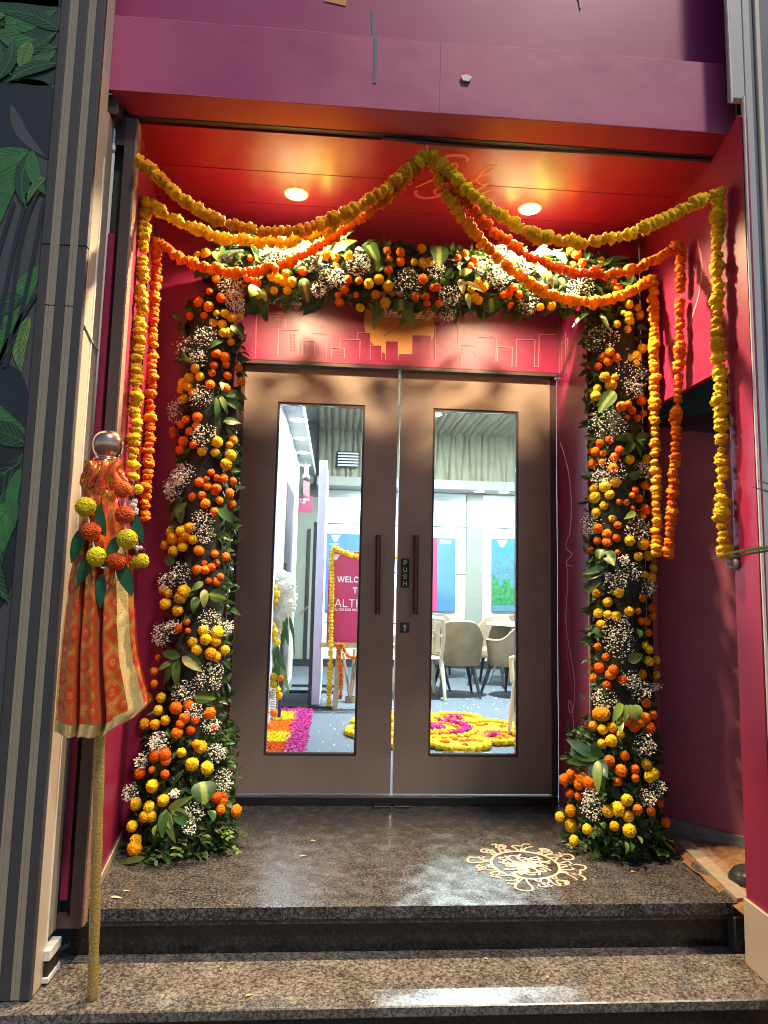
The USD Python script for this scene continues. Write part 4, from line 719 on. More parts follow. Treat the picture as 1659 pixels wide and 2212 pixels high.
YE += B_([(1100,727),(1045,750),(970,757),(988,803),(1053,805),(1120,808),(1055,853),(935,845),(990,885),(1075,785),(957,1165),(1063,1153),(1037,1197),(938,1237),(1020,1282),(920,1145),(1190,1415),(1285,1425),(1120,1493),(1207,1475),(1147,1547),(1273,1487),(1240,1572),(1278,1590),(1337,1547),(908,1867),(890,1950),(820,1872),(797,2043),(868,2045),(937,2018),(1145,2177),(1175,2195)])
YE += C_([(1025,82),(1085,120),(870,175),(985,300),(1148,342),(550,540),(370,735),(515,770),(465,875),(540,870),(670,697),(330,978),(370,1135),(360,1220)])
OR += D_([(525,228),(590,240),(570,395),(530,465),(635,447),(1130,262),(1018,345),(1385,422),(1310,540),(1360,500),(1455,540),(1320,600),(1480,425)])
YE += D_([(228,205),(160,222),(315,410),(785,505),(775,385),(820,412),(885,370),(860,430),(930,437),(895,505),(1200,210),(1285,240),(1295,305),(1395,230),(1560,450),(1640,415),(1615,540),(1490,645)])
OR += E_([(372,148),(460,155),(385,200),(458,218),(380,270),(605,330),(880,162),(940,205),(915,245),(960,248),(835,190),(170,432),(60,485),(50,430),(95,400),(670,390),(700,385),(555,450),(625,445),(632,488),(710,490),(1195,388),(1130,435),(1165,425),(1235,432),(1178,500),(1570,150),(1610,170)])
YE += E_([(597,132),(550,220),(605,225),(655,217),(35,190),(120,180),(40,245),(318,330),(250,358),(378,375),(290,435),(360,485),(965,345),(940,450),(970,470),(1000,380),(1445,507),(1372,513),(920,395)])
YE += F_([(335,360),(390,342),(557,587),(605,607),(525,637),(555,650),(620,650),(485,703),(548,733),(560,682),(632,843),(560,897),(600,885),(597,930),(415,1010),(475,1010),(450,1055),(372,1075),(362,1120),(558,1487),(655,1487),(478,1622),(415,1647),(352,1660),(442,1693),(360,1708),(412,1757),(368,1795),(460,1832),(560,1960),(640,1980)])
OR += F_([(285,345),(230,360),(460,460),(490,495),(400,535),(445,865),(400,895),(482,900),(330,945),(375,948),(435,920),(627,1148),(512,1180),(552,1165),(570,1205),(640,1222),(540,1245),(603,1250),(442,1375),(388,1395),(330,1440),(360,1443),(405,1453),(500,1435),(472,1475),(343,1515),(398,1505),(463,1538),(650,1642),(592,1665),(575,1697),(612,1715),(535,1738),(575,1775),(650,1780),(635,1815),(490,1868),(375,1890),(428,1920),(372,1962),(430,1968),(483,1945),(500,1735)])
OR += G_([(380,55),(682,72),(975,605),(920,755),(1072,718),(1088,815),(958,870),(1018,875),(1040,1003),(455,1165),(548,1287),(745,1352),(383,1408),(472,1412),(635,1440),(600,1495),(408,1530),(738,1548),(562,1618),(1015,1822),(1005,1995),(1090,1960),(875,2085),(940,2040),(1055,2105),(790,2025)])
YE += G_([(925,120),(1035,115),(1095,255),(1000,330),(1070,370),(437,550),(700,545),(568,650),(820,758),(458,780),(572,795),(665,815),(490,910),(1005,1155),(1050,1200),(1045,1335),(1135,1320),(968,1490),(1135,1497),(465,1945),(520,1950),(400,2085),(510,2130),(618,2105),(720,2185)])
YE += H_([(625,200),(515,235),(810,905),(585,1040),(703,1010),(825,1100),(660,1215),(840,1270),(140,1030),(145,1210),(335,1250),(180,1385),(10,1105),(1040,480),(1075,630),(1130,590)])
OR += H_([(785,380),(603,440),(738,555),(703,685),(910,645),(905,540),(137,595),(65,660),(190,645),(245,715),(280,660),(365,700),(133,825),(230,860),(1205,945),(935,1020),(1095,1040),(1270,1170)])
def dedupe(pts, d):
    out = []
    for p in pts:
        if all((p[0]-q[0])**2+(p[1]-q[1])**2 > d*d for q in out): out.append(p)
    return out
OR, YE = dedupe(OR, 7.5), dedupe(YE, 7.5)
arch = thing('floral_arch', 'flower arch of marigolds, leaves and tiny white blooms around the double door', 'floral arch', (0, -.6, 0))
HZ = lambda x: 2.69                    # height of the header's middle
def hull(u, v, off=0.):
    """Depth (y) of the arch's front at a picture position, and the outward direction there."""
    p = at(u, v, y=-.64)
    if p[2] > 2.42 and -.80 < p[0] < .86:
        k = max(-1, min(1, (p[2]-HZ(p[0]))/.20)); y = -.555-.105*math.sqrt(max(0, 1-k*k)); n = np.array([0, -max(.35, math.sqrt(max(0, 1-k*k))), .8*k])
    else:
        low = max(0, 1-p[2]/.75)
        if p[0] < 0: xc, hw = -.955+.02*(p[2]-1.3)/1.3-.03*low, .165+.08*low
        else: xc, hw = 1.035-.03*low, .165+.10*low
        k = max(-1, min(1, (p[0]-xc)/hw)); c = math.sqrt(max(0, 1-k*k)); y = -.50-.13*c-.16*low*(.4+.6*c); n = np.array([.9*k, -max(.35, c), .18])
    return at(u, v, y=y-off), n/np.linalg.norm(n)
rng = np.random.default_rng(4)
for pts, nm, mt in ((OR, 'orange_marigold', 'marigold_o'), (YE, 'yellow_marigold', 'marigold_y')):
    for u, v in pts:
        p, n = hull(u, v, .012+.02*rng.random()); low = 1.12 if v > 1500 else 1.0
        m_ = M[mt] if mt == 'marigold_o' or rng.random() < .8 else M['marigold_yo']
        marigold(arch, nm, p, n+rng.normal(0, .25, 3), (.0208 if mt == 'marigold_o' else .0228)*low*(1+rng.normal(0, .15)), m_, rng)
# dark backing inside the arch
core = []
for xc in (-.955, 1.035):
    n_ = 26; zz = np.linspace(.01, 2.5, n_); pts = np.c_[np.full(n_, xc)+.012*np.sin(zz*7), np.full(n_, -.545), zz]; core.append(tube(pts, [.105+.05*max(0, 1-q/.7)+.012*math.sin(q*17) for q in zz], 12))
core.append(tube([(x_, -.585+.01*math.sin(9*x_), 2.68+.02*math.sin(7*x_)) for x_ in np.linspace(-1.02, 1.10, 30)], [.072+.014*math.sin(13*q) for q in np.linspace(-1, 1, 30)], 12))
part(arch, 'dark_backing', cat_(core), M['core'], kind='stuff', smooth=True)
# leaves
def leafmesh(L, w, curl=.3, fold=.25, nseg=6, twist=0., tip=1.0):
    """A leaf from the origin along +x, upper side +z; returns vertices, faces, uv."""
    V, U, F = [], [], []
    for i in range(nseg+1):
        t = i/nseg; h = w*.5*(math.sin(PI*min(1, t**.75*tip))**.8 if i < nseg else .02)*(1 if i else .25); a = curl*t; x_ = L*(math.sin(a)/curl if abs(curl) > 1e-3 else t); z_ = -L*((1-math.cos(a))/curl if abs(curl) > 1e-3 else 0)
        tw = twist*t
        for k in (-1, 0, 1): V.append((x_, k*h*math.cos(tw), z_+abs(k)*h*fold+k*h*math.sin(tw))); U.append((.5+.5*k*min(1, h/(w*.5)+.0), t))
    for i in range(nseg):
        for k in (0, 1): a = 3*i+k; F += [[a, a+1, a+4], [a, a+4, a+3]]
    return np.array(V), np.array(F), np.array(U)
def orient(V, p, d, up):
    d = np.asarray(d, float); d = d/np.linalg.norm(d); up = np.asarray(up, float); s_ = np.cross(up, d); s_ = s_/(np.linalg.norm(s_)+1e-9); n = np.cross(d, s_); return np.asarray(p)+V[:, :1]*d+V[:, 1:2]*s_+V[:, 2:3]*n
def foliage(cands, size, rng, wfac=.45):
    VV, FF, k = [], [], 0
    for p, n in cands:
        L = size*(.6+.8*rng.random()); V, F, _ = leafmesh(L, L*wfac*(.8+.4*rng.random()), .4+.6*rng.random(), .3, 3); d = n*(.3+.5*rng.random())+rng.normal(0, .75, 3); d[2] -= .15
        VV.append(orient(V, p, d, n+rng.normal(0, .4, 3))); FF.append(F+k); k += len(V)
    return np.vstack(VV), np.vstack(FF)
rng = np.random.default_rng(8); cand = []
for side_, nn in ((-1, 1500), (1, 1500)):
    for _ in range(nn):
        z_ = 2.55*rng.random(); low = max(0, 1-z_/.75); th = rng.uniform(0, PI); xc = -.955-.03*low if side_ < 0 else 1.035-.03*low; hw = .125+.09*low
        cand.append((np.array([xc+hw*math.cos(th), -.51-.10*math.sin(th)*(1+1.2*low), z_]), np.array([.9*math.cos(th), -math.sin(th)-.1, .1])))
for _ in range(1500):
    x_ = rng.uniform(-.98, 1.1); th = rng.uniform(-.5, PI+.5); cand.append((np.array([x_, -.585-.070*math.sin(th), 2.69+.135*math.cos(th)]), np.array([0, -math.sin(th), .9*math.cos(th)])))
part(arch, 'foliage', foliage(cand, .055, rng), M['leaf'], kind='stuff')
rng = np.random.default_rng(9); cand = []
for side_ in (-1, 1):
    xc = -.975 if side_ < 0 else 1.01
    for _ in range(1500):
        th = rng.uniform(-.2, PI+.2); z_ = .5*rng.random()**1.3; r_ = 1-.25*z_; cand.append((np.array([xc+.225*r_*math.cos(th)*(.75+.3*rng.random()), -.50-.21*r_*math.sin(th)*(.75+.3*rng.random()), .012+z_]), np.array([math.cos(th), -math.sin(th), .25])))
part(arch, 'base_foliage', foliage(cand, .036, rng, .5), M['leaf'], kind='stuff')
# sprigs at the foot, trailing on the floor
for k in range(34):
    side_ = -1 if k % 2 else 1; xc = -.965 if side_ < 0 else 1.01; th = rng.uniform(.1, PI-.1); p = np.array([xc+.2*math.cos(th), -.52-.2*math.sin(th), .03+.1*rng.random()]); d = np.array([math.cos(th), -math.sin(th), -.1]); VV, FF, q = [], [], 0
    for j in range(rng.integers(3, 7)):
        c_ = p+d*.016*j+[0, 0, -.003*j]+rng.normal(0, .004, 3); c_[2] = max(.006, c_[2])
        for s_ in (-1, 1): V, F, uv_ = leafmesh(.027*(.6+.7*rng.random()), .017, .5, .2, 4); VV.append(orient(V, c_, d*.5+np.array([d[1], -d[0], .3])*s_+rng.normal(0, .35, 3), [0, -.3, 1])); FF.append(F+q); q += len(V)
    v_ = np.vstack(VV); v_[:, 2] = np.maximum(v_[:, 2], .004); part(arch, 'sprig', (v_, np.vstack(FF)), M['leaf_pale'] if k % 3 == 0 else M['leaf'])
# broad leaves seen one by one: (from) -> (to), width, material
def leafpx(parent, f, t, w, m, off=.03, curl=.6, tip_off=.05, name='leaf', twist=0., up=None):
    p, n = hull(*f, off); q, _ = hull(*t, off+tip_off); d = q-p; L = np.linalg.norm(d); V, F, U = leafmesh(L*1.05, w, curl, .22, 9, twist); V = orient(V, p, d+.25*L*(n if up is None else 0), n if up is None else up); part(parent, name, (V, F), m, smooth=True, uv=U)
BL, LP, LS, LC, LB = M['leaf_big'], M['leaf_pale'], M['leaf_stripe'], M['leaf_cream'], M['leaf_blue']
rows = []
def add(fn, items): rows.extend([(fn([a])[0], fn([b])[0], w, m) for a, b, w, m in items])
add(A_, [((1090,395),(1005,340),.035,BL),((1180,640),(1030,640),.05,BL),((1100,480),(1050,380),.05,BL),((1370,420),(1455,500),.075,LS),((1310,830),(1500,842),.05,BL),((1330,860),(1450,930),.055,BL),((1300,830),(1285,1010),.04,BL),((1305,835),(1350,950),.03,LP),((1320,830),(1240,960),.04,BL),((1330,990),(1430,1000),.06,LS),((1320,760),(1320,800),.03,LP),((1230,560),(1320,500),.04,BL),((1060,560),(1130,640),.05,BL),((1500,230),(1570,240),.06,LP),((1480,280),(1500,370),.06,BL),((1545,250),(1575,400),.04,BL)])
add(B_, [((1060,530),(940,610),.05,BL),((1050,560),(1040,700),.06,BL),((1080,560),(960,690),.05,BL),((1290,600),(1390,690),.06,BL),((1230,1170),(1355,1200),.085,LS),((1200,1140),(1195,1260),.045,LC),((1190,1090),(1110,1150),.035,LP),((1150,1190),(1120,1290),.05,BL),((1000,960),(925,930),.06,BL),((1040,1590),(900,1560),.05,BL),((1030,1600),(910,1790),.05,BL),((1020,1610),(1010,1800),.055,BL),((1050,1590),(1175,1690),.045,LC),((1080,1580),(1180,1640),.05,BL),((990,1620),(885,1680),.03,LP),((1130,1860),(1270,1870),.075,LS),((1060,1220),(1010,1200),.04,BL)])
add(C_, [((1090,490),(1140,720),.15,LS),((720,790),(990,650),.035,LP),((740,790),(975,850),.04,LP),((700,790),(760,1170),.045,LP),((690,800),(660,1100),.05,BL),((720,820),(740,1010),.04,LP),((780,820),(1000,1000),.05,BL),((600,960),(560,1060),.035,LP),((480,1310),(180,1375),.03,LP),((1180,800),(1230,900),.05,BL)])
add(D_, [((1260,200),(1450,65),.055,LP),((1190,20),(1230,90),.05,LP),((1060,120),(1130,110),.07,LC),((640,470),(600,540),.07,LP),((690,490),(720,600),.03,LC),((640,500),(660,740),.07,BL),((700,480),(730,760),.05,BL),((1020,400),(1060,590),.08,LS),((320,180),(330,240),.06,LC),((200,330),(130,400),.06,BL),((260,390),(170,350),.06,BL),((560,140),(660,200),.05,BL),((620,220),(690,280),.03,LP),((1540,130),(1640,300),.10,LS),((400,150),(360,200),.05,BL)])
add(E_, [((710,110),(712,240),.13,LS),((310,170),(305,270),.09,LS),((462,460),(465,545),.12,LS),((1050,455),(1055,560),.13,LS),((1380,160),(1470,150),.06,LP),((1470,160),(1540,210),.06,LP),((1370,230),(1480,370),.045,LP),((1340,240),(1420,330),.045,LP),((850,330),(870,420),.05,LC),((880,350),(1000,400),.03,LC),((840,300),(930,270),.05,LP),((890,420),(915,510),.03,LP),((240,110),(330,140),.06,BL),((1500,320),(1530,380),.04,BL),((300,470),(320,500),.03,BL),((680,500),(690,560),.04,BL),((770,330),(790,260),.05,BL)])
add(F_, [((420,330),(560,320),.03,BL),((430,345),(570,350),.03,BL),((420,350),(550,390),.03,BL),((540,430),(610,460),.04,BL),((390,640),(440,730),.03,LP),((360,640),(230,625),.045,BL),((600,720),(670,740),.06,BL),((470,1090),(380,1210),.10,LS),((590,1360),(480,1370),.05,BL),((590,1370),(680,1340),.05,BL),((590,1380),(630,1480),.06,BL),((580,1380),(530,1460),.05,BL),((600,1370),(650,1440),.04,BL),((560,1600),(620,1560),.05,BL),((420,2030),(470,2090),.08,LS),((400,2010),(380,2060),.07,LS),((590,1790),(540,1830),.04,LP),((340,1560),(315,1590),.03,BL)])
add(G_, [((520,265),(265,320),.035,BL),((520,290),(270,390),.03,LB),((520,310),(275,400),.03,BL),((500,340),(290,480),.035,LB),((500,370),(330,550),.04,LP),((530,250),(300,270),.03,LB),((560,60),(640,220),.08,LS),((480,60),(500,180),.08,LS),((800,1330),(970,1260),.06,LP),((720,1820),(640,2030),.045,LP),((740,1830),(700,2060),.04,LP),((820,1840),(900,2030),.055,LP),((880,1840),(960,2000),.05,LP),((790,1840),(770,2040),.04,LP),((700,2000),(720,2170),.04,LP),((920,960),(960,1050),.04,BL),((420,950),(470,1040),.04,BL)])
add(H_, [((480,400),(105,190),.06,LB),((480,410),(60,340),.055,BL),((480,420),(80,450),.055,BL),((480,420),(150,500),.045,LB),((470,430),(340,650),.05,LB),((480,430),(560,620),.065,LB),((470,430),(450,800),.05,LP),((490,430),(530,780),.05,LP),((470,400),(420,240),.06,BL),((940,1330),(1000,1400),.03,LP),((800,1400),(820,1530),.03,LP),((860,1400),(890,1480),.03,BL),((1250,1400),(1480,1640),.012,LP),((520,1170),(545,1240),.03,BL)])
for f, t, w, m in rows:
    leafpx(arch, f, t, w*(.72 if m is LS else .85), m, off=.022+.02*rng.random(), curl=.4+.7*rng.random(), tip_off=.015+.04*rng.random(), twist=rng.normal(0, .35), name='striped_leaf' if m is LS else 'leaf')
# leaf tips hanging behind and below the header
rng = np.random.default_rng(77)
for k in range(44):
    x_ = rng.uniform(-.8, .85); p = np.array([x_, -.56+.03*rng.random(), 2.56+.22*rng.random()]); L = .09+.09*rng.random(); V, F, U = leafmesh(L, L*(.25+.2*rng.random()), .5*rng.random(), .2, 7, rng.normal(0, .3)); d = np.array([rng.normal(0, .6), .35+.4*rng.random(), -.8*rng.random()])
    part(arch, 'leaf', (orient(V, p, d, [0, 1, .6]), F), BL if k % 3 else LP, smooth=True, uv=U)
# sprays of tiny white flowers
OCT = trimesh.creation.icosphere(1, 1.0)
def spray(parent, u, v, rpx, rng, name='white_spray'):
    c_, n = hull(u, v, .015); q, _ = hull(u+1, v, .015); dens = rpx*np.linalg.norm(at(u+1, v, y=c_[1])-at(u, v, y=c_[1])); k = int(55+rpx*3.6); VV, FF, o = [], [], 0; SV, SF, so_ = [], [], 0; a, b, d = basis(n)
    root = c_-n*.05
    for i in range(k):
        rr_ = dens*1.05*math.sqrt(rng.random()); th = rng.random()*2*PI; p = c_+a*rr_*math.cos(th)+b*rr_*math.sin(th)+d*(.03*(1-(rr_/dens)**2)+.012*rng.normal()); s_ = .0025*(1+.3*rng.normal()); s_ = max(.0013, s_)
        VV.append(p+OCT.vertices*s_*[1, 1, .8]); FF.append(OCT.faces+o); o += len(OCT.vertices)
        if i % 3 == 0:
            mid = root+(p-root)*.5+rng.normal(0, .006, 3); t_ = tube([mid, p], .0006, 3, caps=False); SV.append(t_.vertices); SF.append(t_.faces+so_); so_ += len(t_.vertices)
    pa_ = part(parent, name, (np.vstack(VV), np.vstack(FF)), M['gyp'], kind='stuff'); part(pa_, 'stems', (np.vstack(SV), np.vstack(SF)), M['gypstem'], kind='stuff')
SP = [(A_, 1.508, [(1360,180,72),(1390,265,62),(1400,335,55),(1220,490,75),(1110,560,80),(1180,620,55),(1195,850,72),(1055,925,78),(1215,1080,85),(1090,1310,80),(1035,1390,80)]),
      (B_, 1.7011, [(1060,390,75),(1000,465,85),(1185,680,75),(1195,775,70),(1040,1040,85),(955,1085,62),(1230,1350,80),(925,1440,85),(1000,1390,50),(1230,1720,105),(1060,1830,80),(1335,1400,50),(1130,1960,60),(1240,2050,60),(900,2170,80)]),
      (C_, 2.765, [(620,90,90),(460,255,85),(1250,180,100),(340,610,105),(1310,490,125),(1010,820,110),(955,990,75),(800,620,48)]),
      (D_, 2.0738, [(430,470,105),(470,600,80),(790,210,110),(900,190,90),(1250,390,105),(1470,300,95),(1150,500,60)]),
      (E_, 1.659, [(190,230,80),(505,360,90),(690,270,60),(1050,260,105),(1120,330,70),(1230,200,80),(780,440,70),(770,550,55),(1300,490,70),(1590,390,60),(50,330,60)]),
      (F_, 1.4751, [(280,480,75),(400,790,90),(570,980,100),(580,1080,60),(430,1290,105),(450,1560,85),(640,1560,60),(345,1860,75),(600,1880,88),(390,1600,50)]),
      (G_, 2.949, [(650,420,135),(850,300,115),(1000,490,105),(750,170,60),(680,960,170),(700,1120,170),(820,1550,115),(950,1700,115),(530,1780,135),(1080,1640,45)]),
      (H_, 3.0164, [(1020,250,135),(380,860,90),(400,1000,130),(1150,760,100),(1040,880,95)])]
rng = np.random.default_rng(14)
for u, v, r_ in ((606, 548, 30), (640, 536, 30), (676, 548, 28), (1092, 548, 26), (1120, 560, 28), (1075, 590, 24), (1150, 575, 22)): spray(arch, u, v, r_, rng)
for f, t, w in (((700, 560), (730, 492), .04), ((650, 560), (668, 512), .04), ((610, 560), (596, 520), .035), ((690, 545), (765, 505), .03), ((1110, 575), (1100, 522), .04), ((1150, 570), (1180, 530), .045), ((1135, 580), (1210, 545), .04), ((1080, 590), (1062, 545), .035)): leafpx(arch, f, t, w, LP, off=.01, curl=.3, tip_off=.0)
for fn, sc, lst in SP:
    for u, v, r_ in lst: (uu, vv), = fn([(u, v)]); spray(arch, uu, vv, r_/sc/1.8227, rng)

# ------------------------------------------------------------------ the decorated pole with its silk cloth
gb, gt = np.array([-1.066, -1.372, -.168]), np.array([-1.141, -1.36, 1.60])
GA = lambda z_: gb+(gt-gb)*(z_-gb[2])/(gt[2]-gb[2])
po = thing('festive_pole', 'gold-wrapped festive pole leaning at the left of the steps', 'pole', gb)
th = np.linspace(0, 1, 60); part(po, 'wrapped_shaft', tube([gb+(gt-gb)*t for t in th], [.0165+.0010*math.sin(55*t)+.0006*math.sin(131*t) for t in th], 14), M['goldwrap'], smooth=True)
kp = thing('copper_pot', 'upturned polished copper pot on top of the festive pole', 'pot', GA(1.585))
prof = spline(np.array([[.0, .122], [.028, .118], [.049, .102], [.0595, .074], [.058, .046], [.050, .024], [.044, .014], [.045, .008], [.054, .001], [.055, -.003], [.050, -.005], [.033, .006], [.02, .010]]), 70); prof[:, 0] = np.maximum(prof[:, 0], 0)
kk = trimesh.creation.revolve(prof*.86, sections=48); kk.apply_translation(GA(1.575)+[0, -.004, 0]); part(kp, 'pot_body', kk, M['copper'], smooth=True)
# cloth: rows from top to hem, left and right outline as seen, pleats running down it
rowsc = [(292, 420, 640), (330, 405, 648), (380, 400, 650), (430, 395, 655), (480, 408, 650), (540, 415, 645), (620, 405, 655), (700, 385, 672), (780, 372, 690), (860, 358, 700), (960, 340, 708), (1080, 318, 730), (1200, 303, 742), (1330, 285, 748), (1460, 270, 752), (1600, 256, 765), (1740, 244, 790), (1870, 234, 815), (1990, 226, 830), (2075, 222, 800)]
gl_ = []
for v_, l_, r_ in rowsc:
    (a_,) = B_([(l_, v_)]); (b_,) = B_([(r_, v_)]); gl_.append((at(*a_, y=-1.375), at(*b_, y=-1.375)))
from scipy.interpolate import PchipInterpolator
pv = np.array([r[0] for r in rowsc]); tt = np.linspace(0, 1, len(rowsc)); NR, NU = 110, 120
fl_, fr2 = PchipInterpolator(pv, np.array([g[0] for g in gl_])), PchipInterpolator(pv, np.array([g[1] for g in gl_]))
def warp(u): return u+.022*math.sin(2*PI*u*2)
def cloth(i, u, off=0.):
    s = i/(NR-1); v_ = 292+(2075-292)*s; L, R = fl_(v_), fr2(v_); p = L+(R-L)*u
    gath = math.exp(-((s-.07)/.07)**2); grow = min(1, max(0, (s-.10)/.35)); W_ = abs(R[0]-L[0])
    y = -.045*math.sin(PI*u)*(.6+.6*grow)
    # three broad pleats with deep valleys near u .27 and .54
    for c0_, wd, dp in ((.262, .030, .075), (.545, .034, .085)): c1_ = c0_+.02*math.sin(3*s); y += dp*grow*math.exp(-((u-c1_)/wd)**2)
    y += -.003*grow*math.cos(2*PI*u*6+1.5*s)+.016*grow*max(0, u-.56)/.44*(meshkit.fbm(np.array([[u*2.5+7, s*13+u*4, 2.7]]), 2, 9)[0]-.5)*2
    cr = meshkit.fbm(np.array([[u*5+2, s*26, 1.3]]), 3, 4)[0]-.5; y += .085*cr*gath+.008*cr*(1-gath); dx = .02*gath*math.sin(u*19+s*30)
    bow = .004*math.sin(2*PI*u*3+.6)*s**3
    hem = -.010*s**6*math.cos(PI*(u-.30)*1.4)+(.15*max(0, u-.62)*s**5)
    return np.array([p[0]+dx, -1.405+y-off, p[2]+bow+hem])
sa = thing('silk_cloth', 'orange and gold brocade silk cloth tied below the copper pot', 'cloth', GA(1.5))
us = np.linspace(0, 1, NU); V = np.array([cloth(i, warp(u)) for i in range(NR) for u in us])
# metric uv so that the woven lattice keeps its size
U = np.zeros((NR*NU, 2)); P_ = V.reshape(NR, NU, 3); du = np.linalg.norm(np.diff(P_, axis=1), axis=2); U[:, 0] = (np.r_['1', np.zeros((NR, 1)), np.cumsum(du, axis=1)]-np.median(du.sum(1))*.5).ravel()/.080
U[:, 1] = np.repeat(np.r_[0, np.cumsum(np.linalg.norm(np.diff(P_[:, NU//2], axis=0), axis=1))], NU)/.100
F = np.array([f for i in range(NR-1) for j in range(NU-1) for f in ([i*NU+j, (i+1)*NU+j, i*NU+j+1], [i*NU+j+1, (i+1)*NU+j, (i+1)*NU+j+1])])
part(sa, 'cloth_front', (V, F), M['brocade'], smooth=True, uv=U)
Vb = V.reshape(NR, NU, 3).copy(); Vb[..., 1] = -1.395+.055*np.sin(np.linspace(0, PI, NU))[None, :]*np.linspace(.5, 1, NR)[:, None]+.012*np.sin(np.linspace(0, 40, NU))[None, :]; part(sa, 'cloth_back', (Vb.reshape(-1, 3), F[:, ::-1]), M['brocade'], smooth=True, uv=U)
def strip(i0, i1, u0, u1, off, ni, nu, wob=0.): # a strip lying on the cloth
    ii, uu = np.linspace(i0, i1, ni), np.linspace(0, 1, nu); V = np.array([cloth(i, warp((u0(i) if callable(u0) else u0)+((u1(i) if callable(u1) else u1)-(u0(i) if callable(u0) else u0))*u), off) for i in ii for u in uu])
    return V, np.array([f for i in range(ni-1) for j in range(nu-1) for f in ([i*nu+j, (i+1)*nu+j, i*nu+j+1], [i*nu+j+1, (i+1)*nu+j, (i+1)*nu+j+1])])
part(sa, 'gold_border', strip(34, 106, lambda i: .80+.04*(i/110), lambda i: .925+.05*(i/110), .0035, 90, 12), M['zari'], smooth=True)
part(sa, 'gold_hem', strip(104.6, 109.4, .0, .66, .0035, 6, 80), M['zari'], smooth=True); part(sa, 'gold_hem', strip(103.8, 109.6, .66, 1.0, .0050, 6, 44), M['zari'], smooth=True)
part(sa, 'gold_edge', strip(52, 104, .005, .022, .003, 60, 4), M['zari'], smooth=True)
# frill: the gathered cloth folded over at the neck
for k, (u0, u1, v0, v1, r_) in enumerate(((418, 500, 300, 420, .022), (500, 560, 290, 470, .026), (560, 640, 285, 430, .024))):
    a_, b_ = B_([(u0, v0)])[0], B_([(u1, v0)])[0]; a_, b_ = at(*a_, y=-1.43), at(*b_, y=-1.43); V, U_ = [], []; n_ = 24; dz = (v1-v0)/1.7011/1.8227*.0017
    for i in range(12):
        t = i/11
        for j in range(n_): w = j/(n_-1); x_ = a_[0]+(b_[0]-a_[0])*w; V.append((x_+.008*math.sin(5*t+k), a_[1]-r_*math.sin(PI*w)*math.sin(PI*min(1, t*.9+.08))-.008*math.sin(7*w+3*t), a_[2]-dz*t*(1+.22*math.sin(PI*w+.7*k))+.010*math.sin(PI*w)*(1-t))); U_.append((x_/.078+.3*k, t*dz/.105))
    part(sa, 'gathered_fold', (np.array(V), np.array([f for i in range(11) for j in range(n_-1) for f in ([i*n_+j, (i+1)*n_+j, i*n_+j+1], [i*n_+j+1, (i+1)*n_+j, (i+1)*n_+j+1])])), M['brocade'], smooth=True, uv=np.array(U_))
# garland of pompoms and fabric leaves on the pole
K_ = src(250, 1700, 3.16); fg = thing('pompom_garland', 'garland of yellow and orange pompoms with green fabric leaves on the pole', 'garland', GA(1.4)); yg = -1.475
gpx = lambda u, v, y=yg: at(*K_([(u, v)])[0], y=y)
part(fg, 'string', tube(spline([gpx(*q) for q in ((290, 830), (300, 1060), (345, 1250), (375, 1430), (430, 1600), (490, 1695), (560, 1680), (660, 1620), (750, 1500), (780, 1330), (765, 1180), (760, 1035), (760, 860), (745, 720))], 80), .0035, 6), M['string'], smooth=True)
for u, v, r_, c_ in ((275, 935, 112, 'y'), (340, 1245, 108, 'o'), (410, 1555, 110, 'y'), (655, 1620, 105, 'o'), (792, 1335, 113, 'y'), (760, 1035, 107, 'o'), (740, 720, 98, 'o'), (440, 1360, 84, 'o')):
    dy = .035 if (u, v) == (440, 1360) else 0; p = gpx(u, v, yg+dy); r_ = r_/3.16/1.8227/FPX*abs(p[1]-EYE[1])*1.03; part(fg, 'yellow_pompom' if c_ == 'y' else 'orange_pompom', (placed(POMS[rng.integers(2)], p, rng.normal(0, 1, 3), r_, 1), F4), M['pom_'+c_], smooth=True)
for f, t, w in (((420, 890), (505, 1290), 115), ((250, 1190), (85, 1630), 150), ((320, 1540), (155, 1930), 125), ((480, 1770), (445, 2190), 128), ((700, 1610), (840, 2040), 165), ((700, 1290), (490, 1680), 150), ((840, 990), (985, 1380), 140)):
    p, q = gpx(*f, yg+.02), gpx(*t, yg+.012); d = q-p; L = np.linalg.norm(d); V, F, U_ = leafmesh(L*1.02, w/3.16/1.8227/FPX*2.28, .25, .16, 12, rng.normal(0, .15)); part(fg, 'fabric_leaf', (orient(V, p, d, [.1*rng.normal(), -1, .1]), F), M['leaf_fake'], smooth=True)
# second garland: white blooms, roses and yellow heads
sg = thing('flower_garland', 'short garland of white blooms, dark roses and yellow heads beside the silk cloth', 'garland', GA(1.35)); y2 = -1.44
g2 = lambda u, v: gpx(u, v, y2)
part(sg, 'thread', tube(spline([g2(*q) for q in ((730, 520), (790, 600), (860, 680), (880, 790), (870, 950), (920, 1200), (925, 1420), (940, 1600))], 40), .002, 5), M['string'])
def heads(lst, nm, m):
    for u, v, r_ in lst: p = g2(u, v)+rng.normal(0, .003, 3); part(sg, nm, (placed(HEADS[rng.integers(6)], p, rng.normal(0, 1, 3), r_/3.16/1.8227/FPX*2.29, 1), F3), m, smooth=True)
heads([(905, 720, 72), (890, 690, 40), (955, 1600, 100), (890, 1630, 70), (1000, 1600, 65)], 'yellow_flower', M['pom_y']); heads([(820, 625, 40), (900, 800, 36), (850, 820, 30), (880, 1490, 48), (950, 1480, 45), (925, 1330, 34)], 'rose', M['rose'])
heads([(840, 870, 42), (890, 890, 38), (850, 940, 44), (900, 960, 36), (890, 1010, 34), (905, 1425, 36), (955, 1440, 34), (930, 1460, 30)], 'white_flower', M['jasmine'])
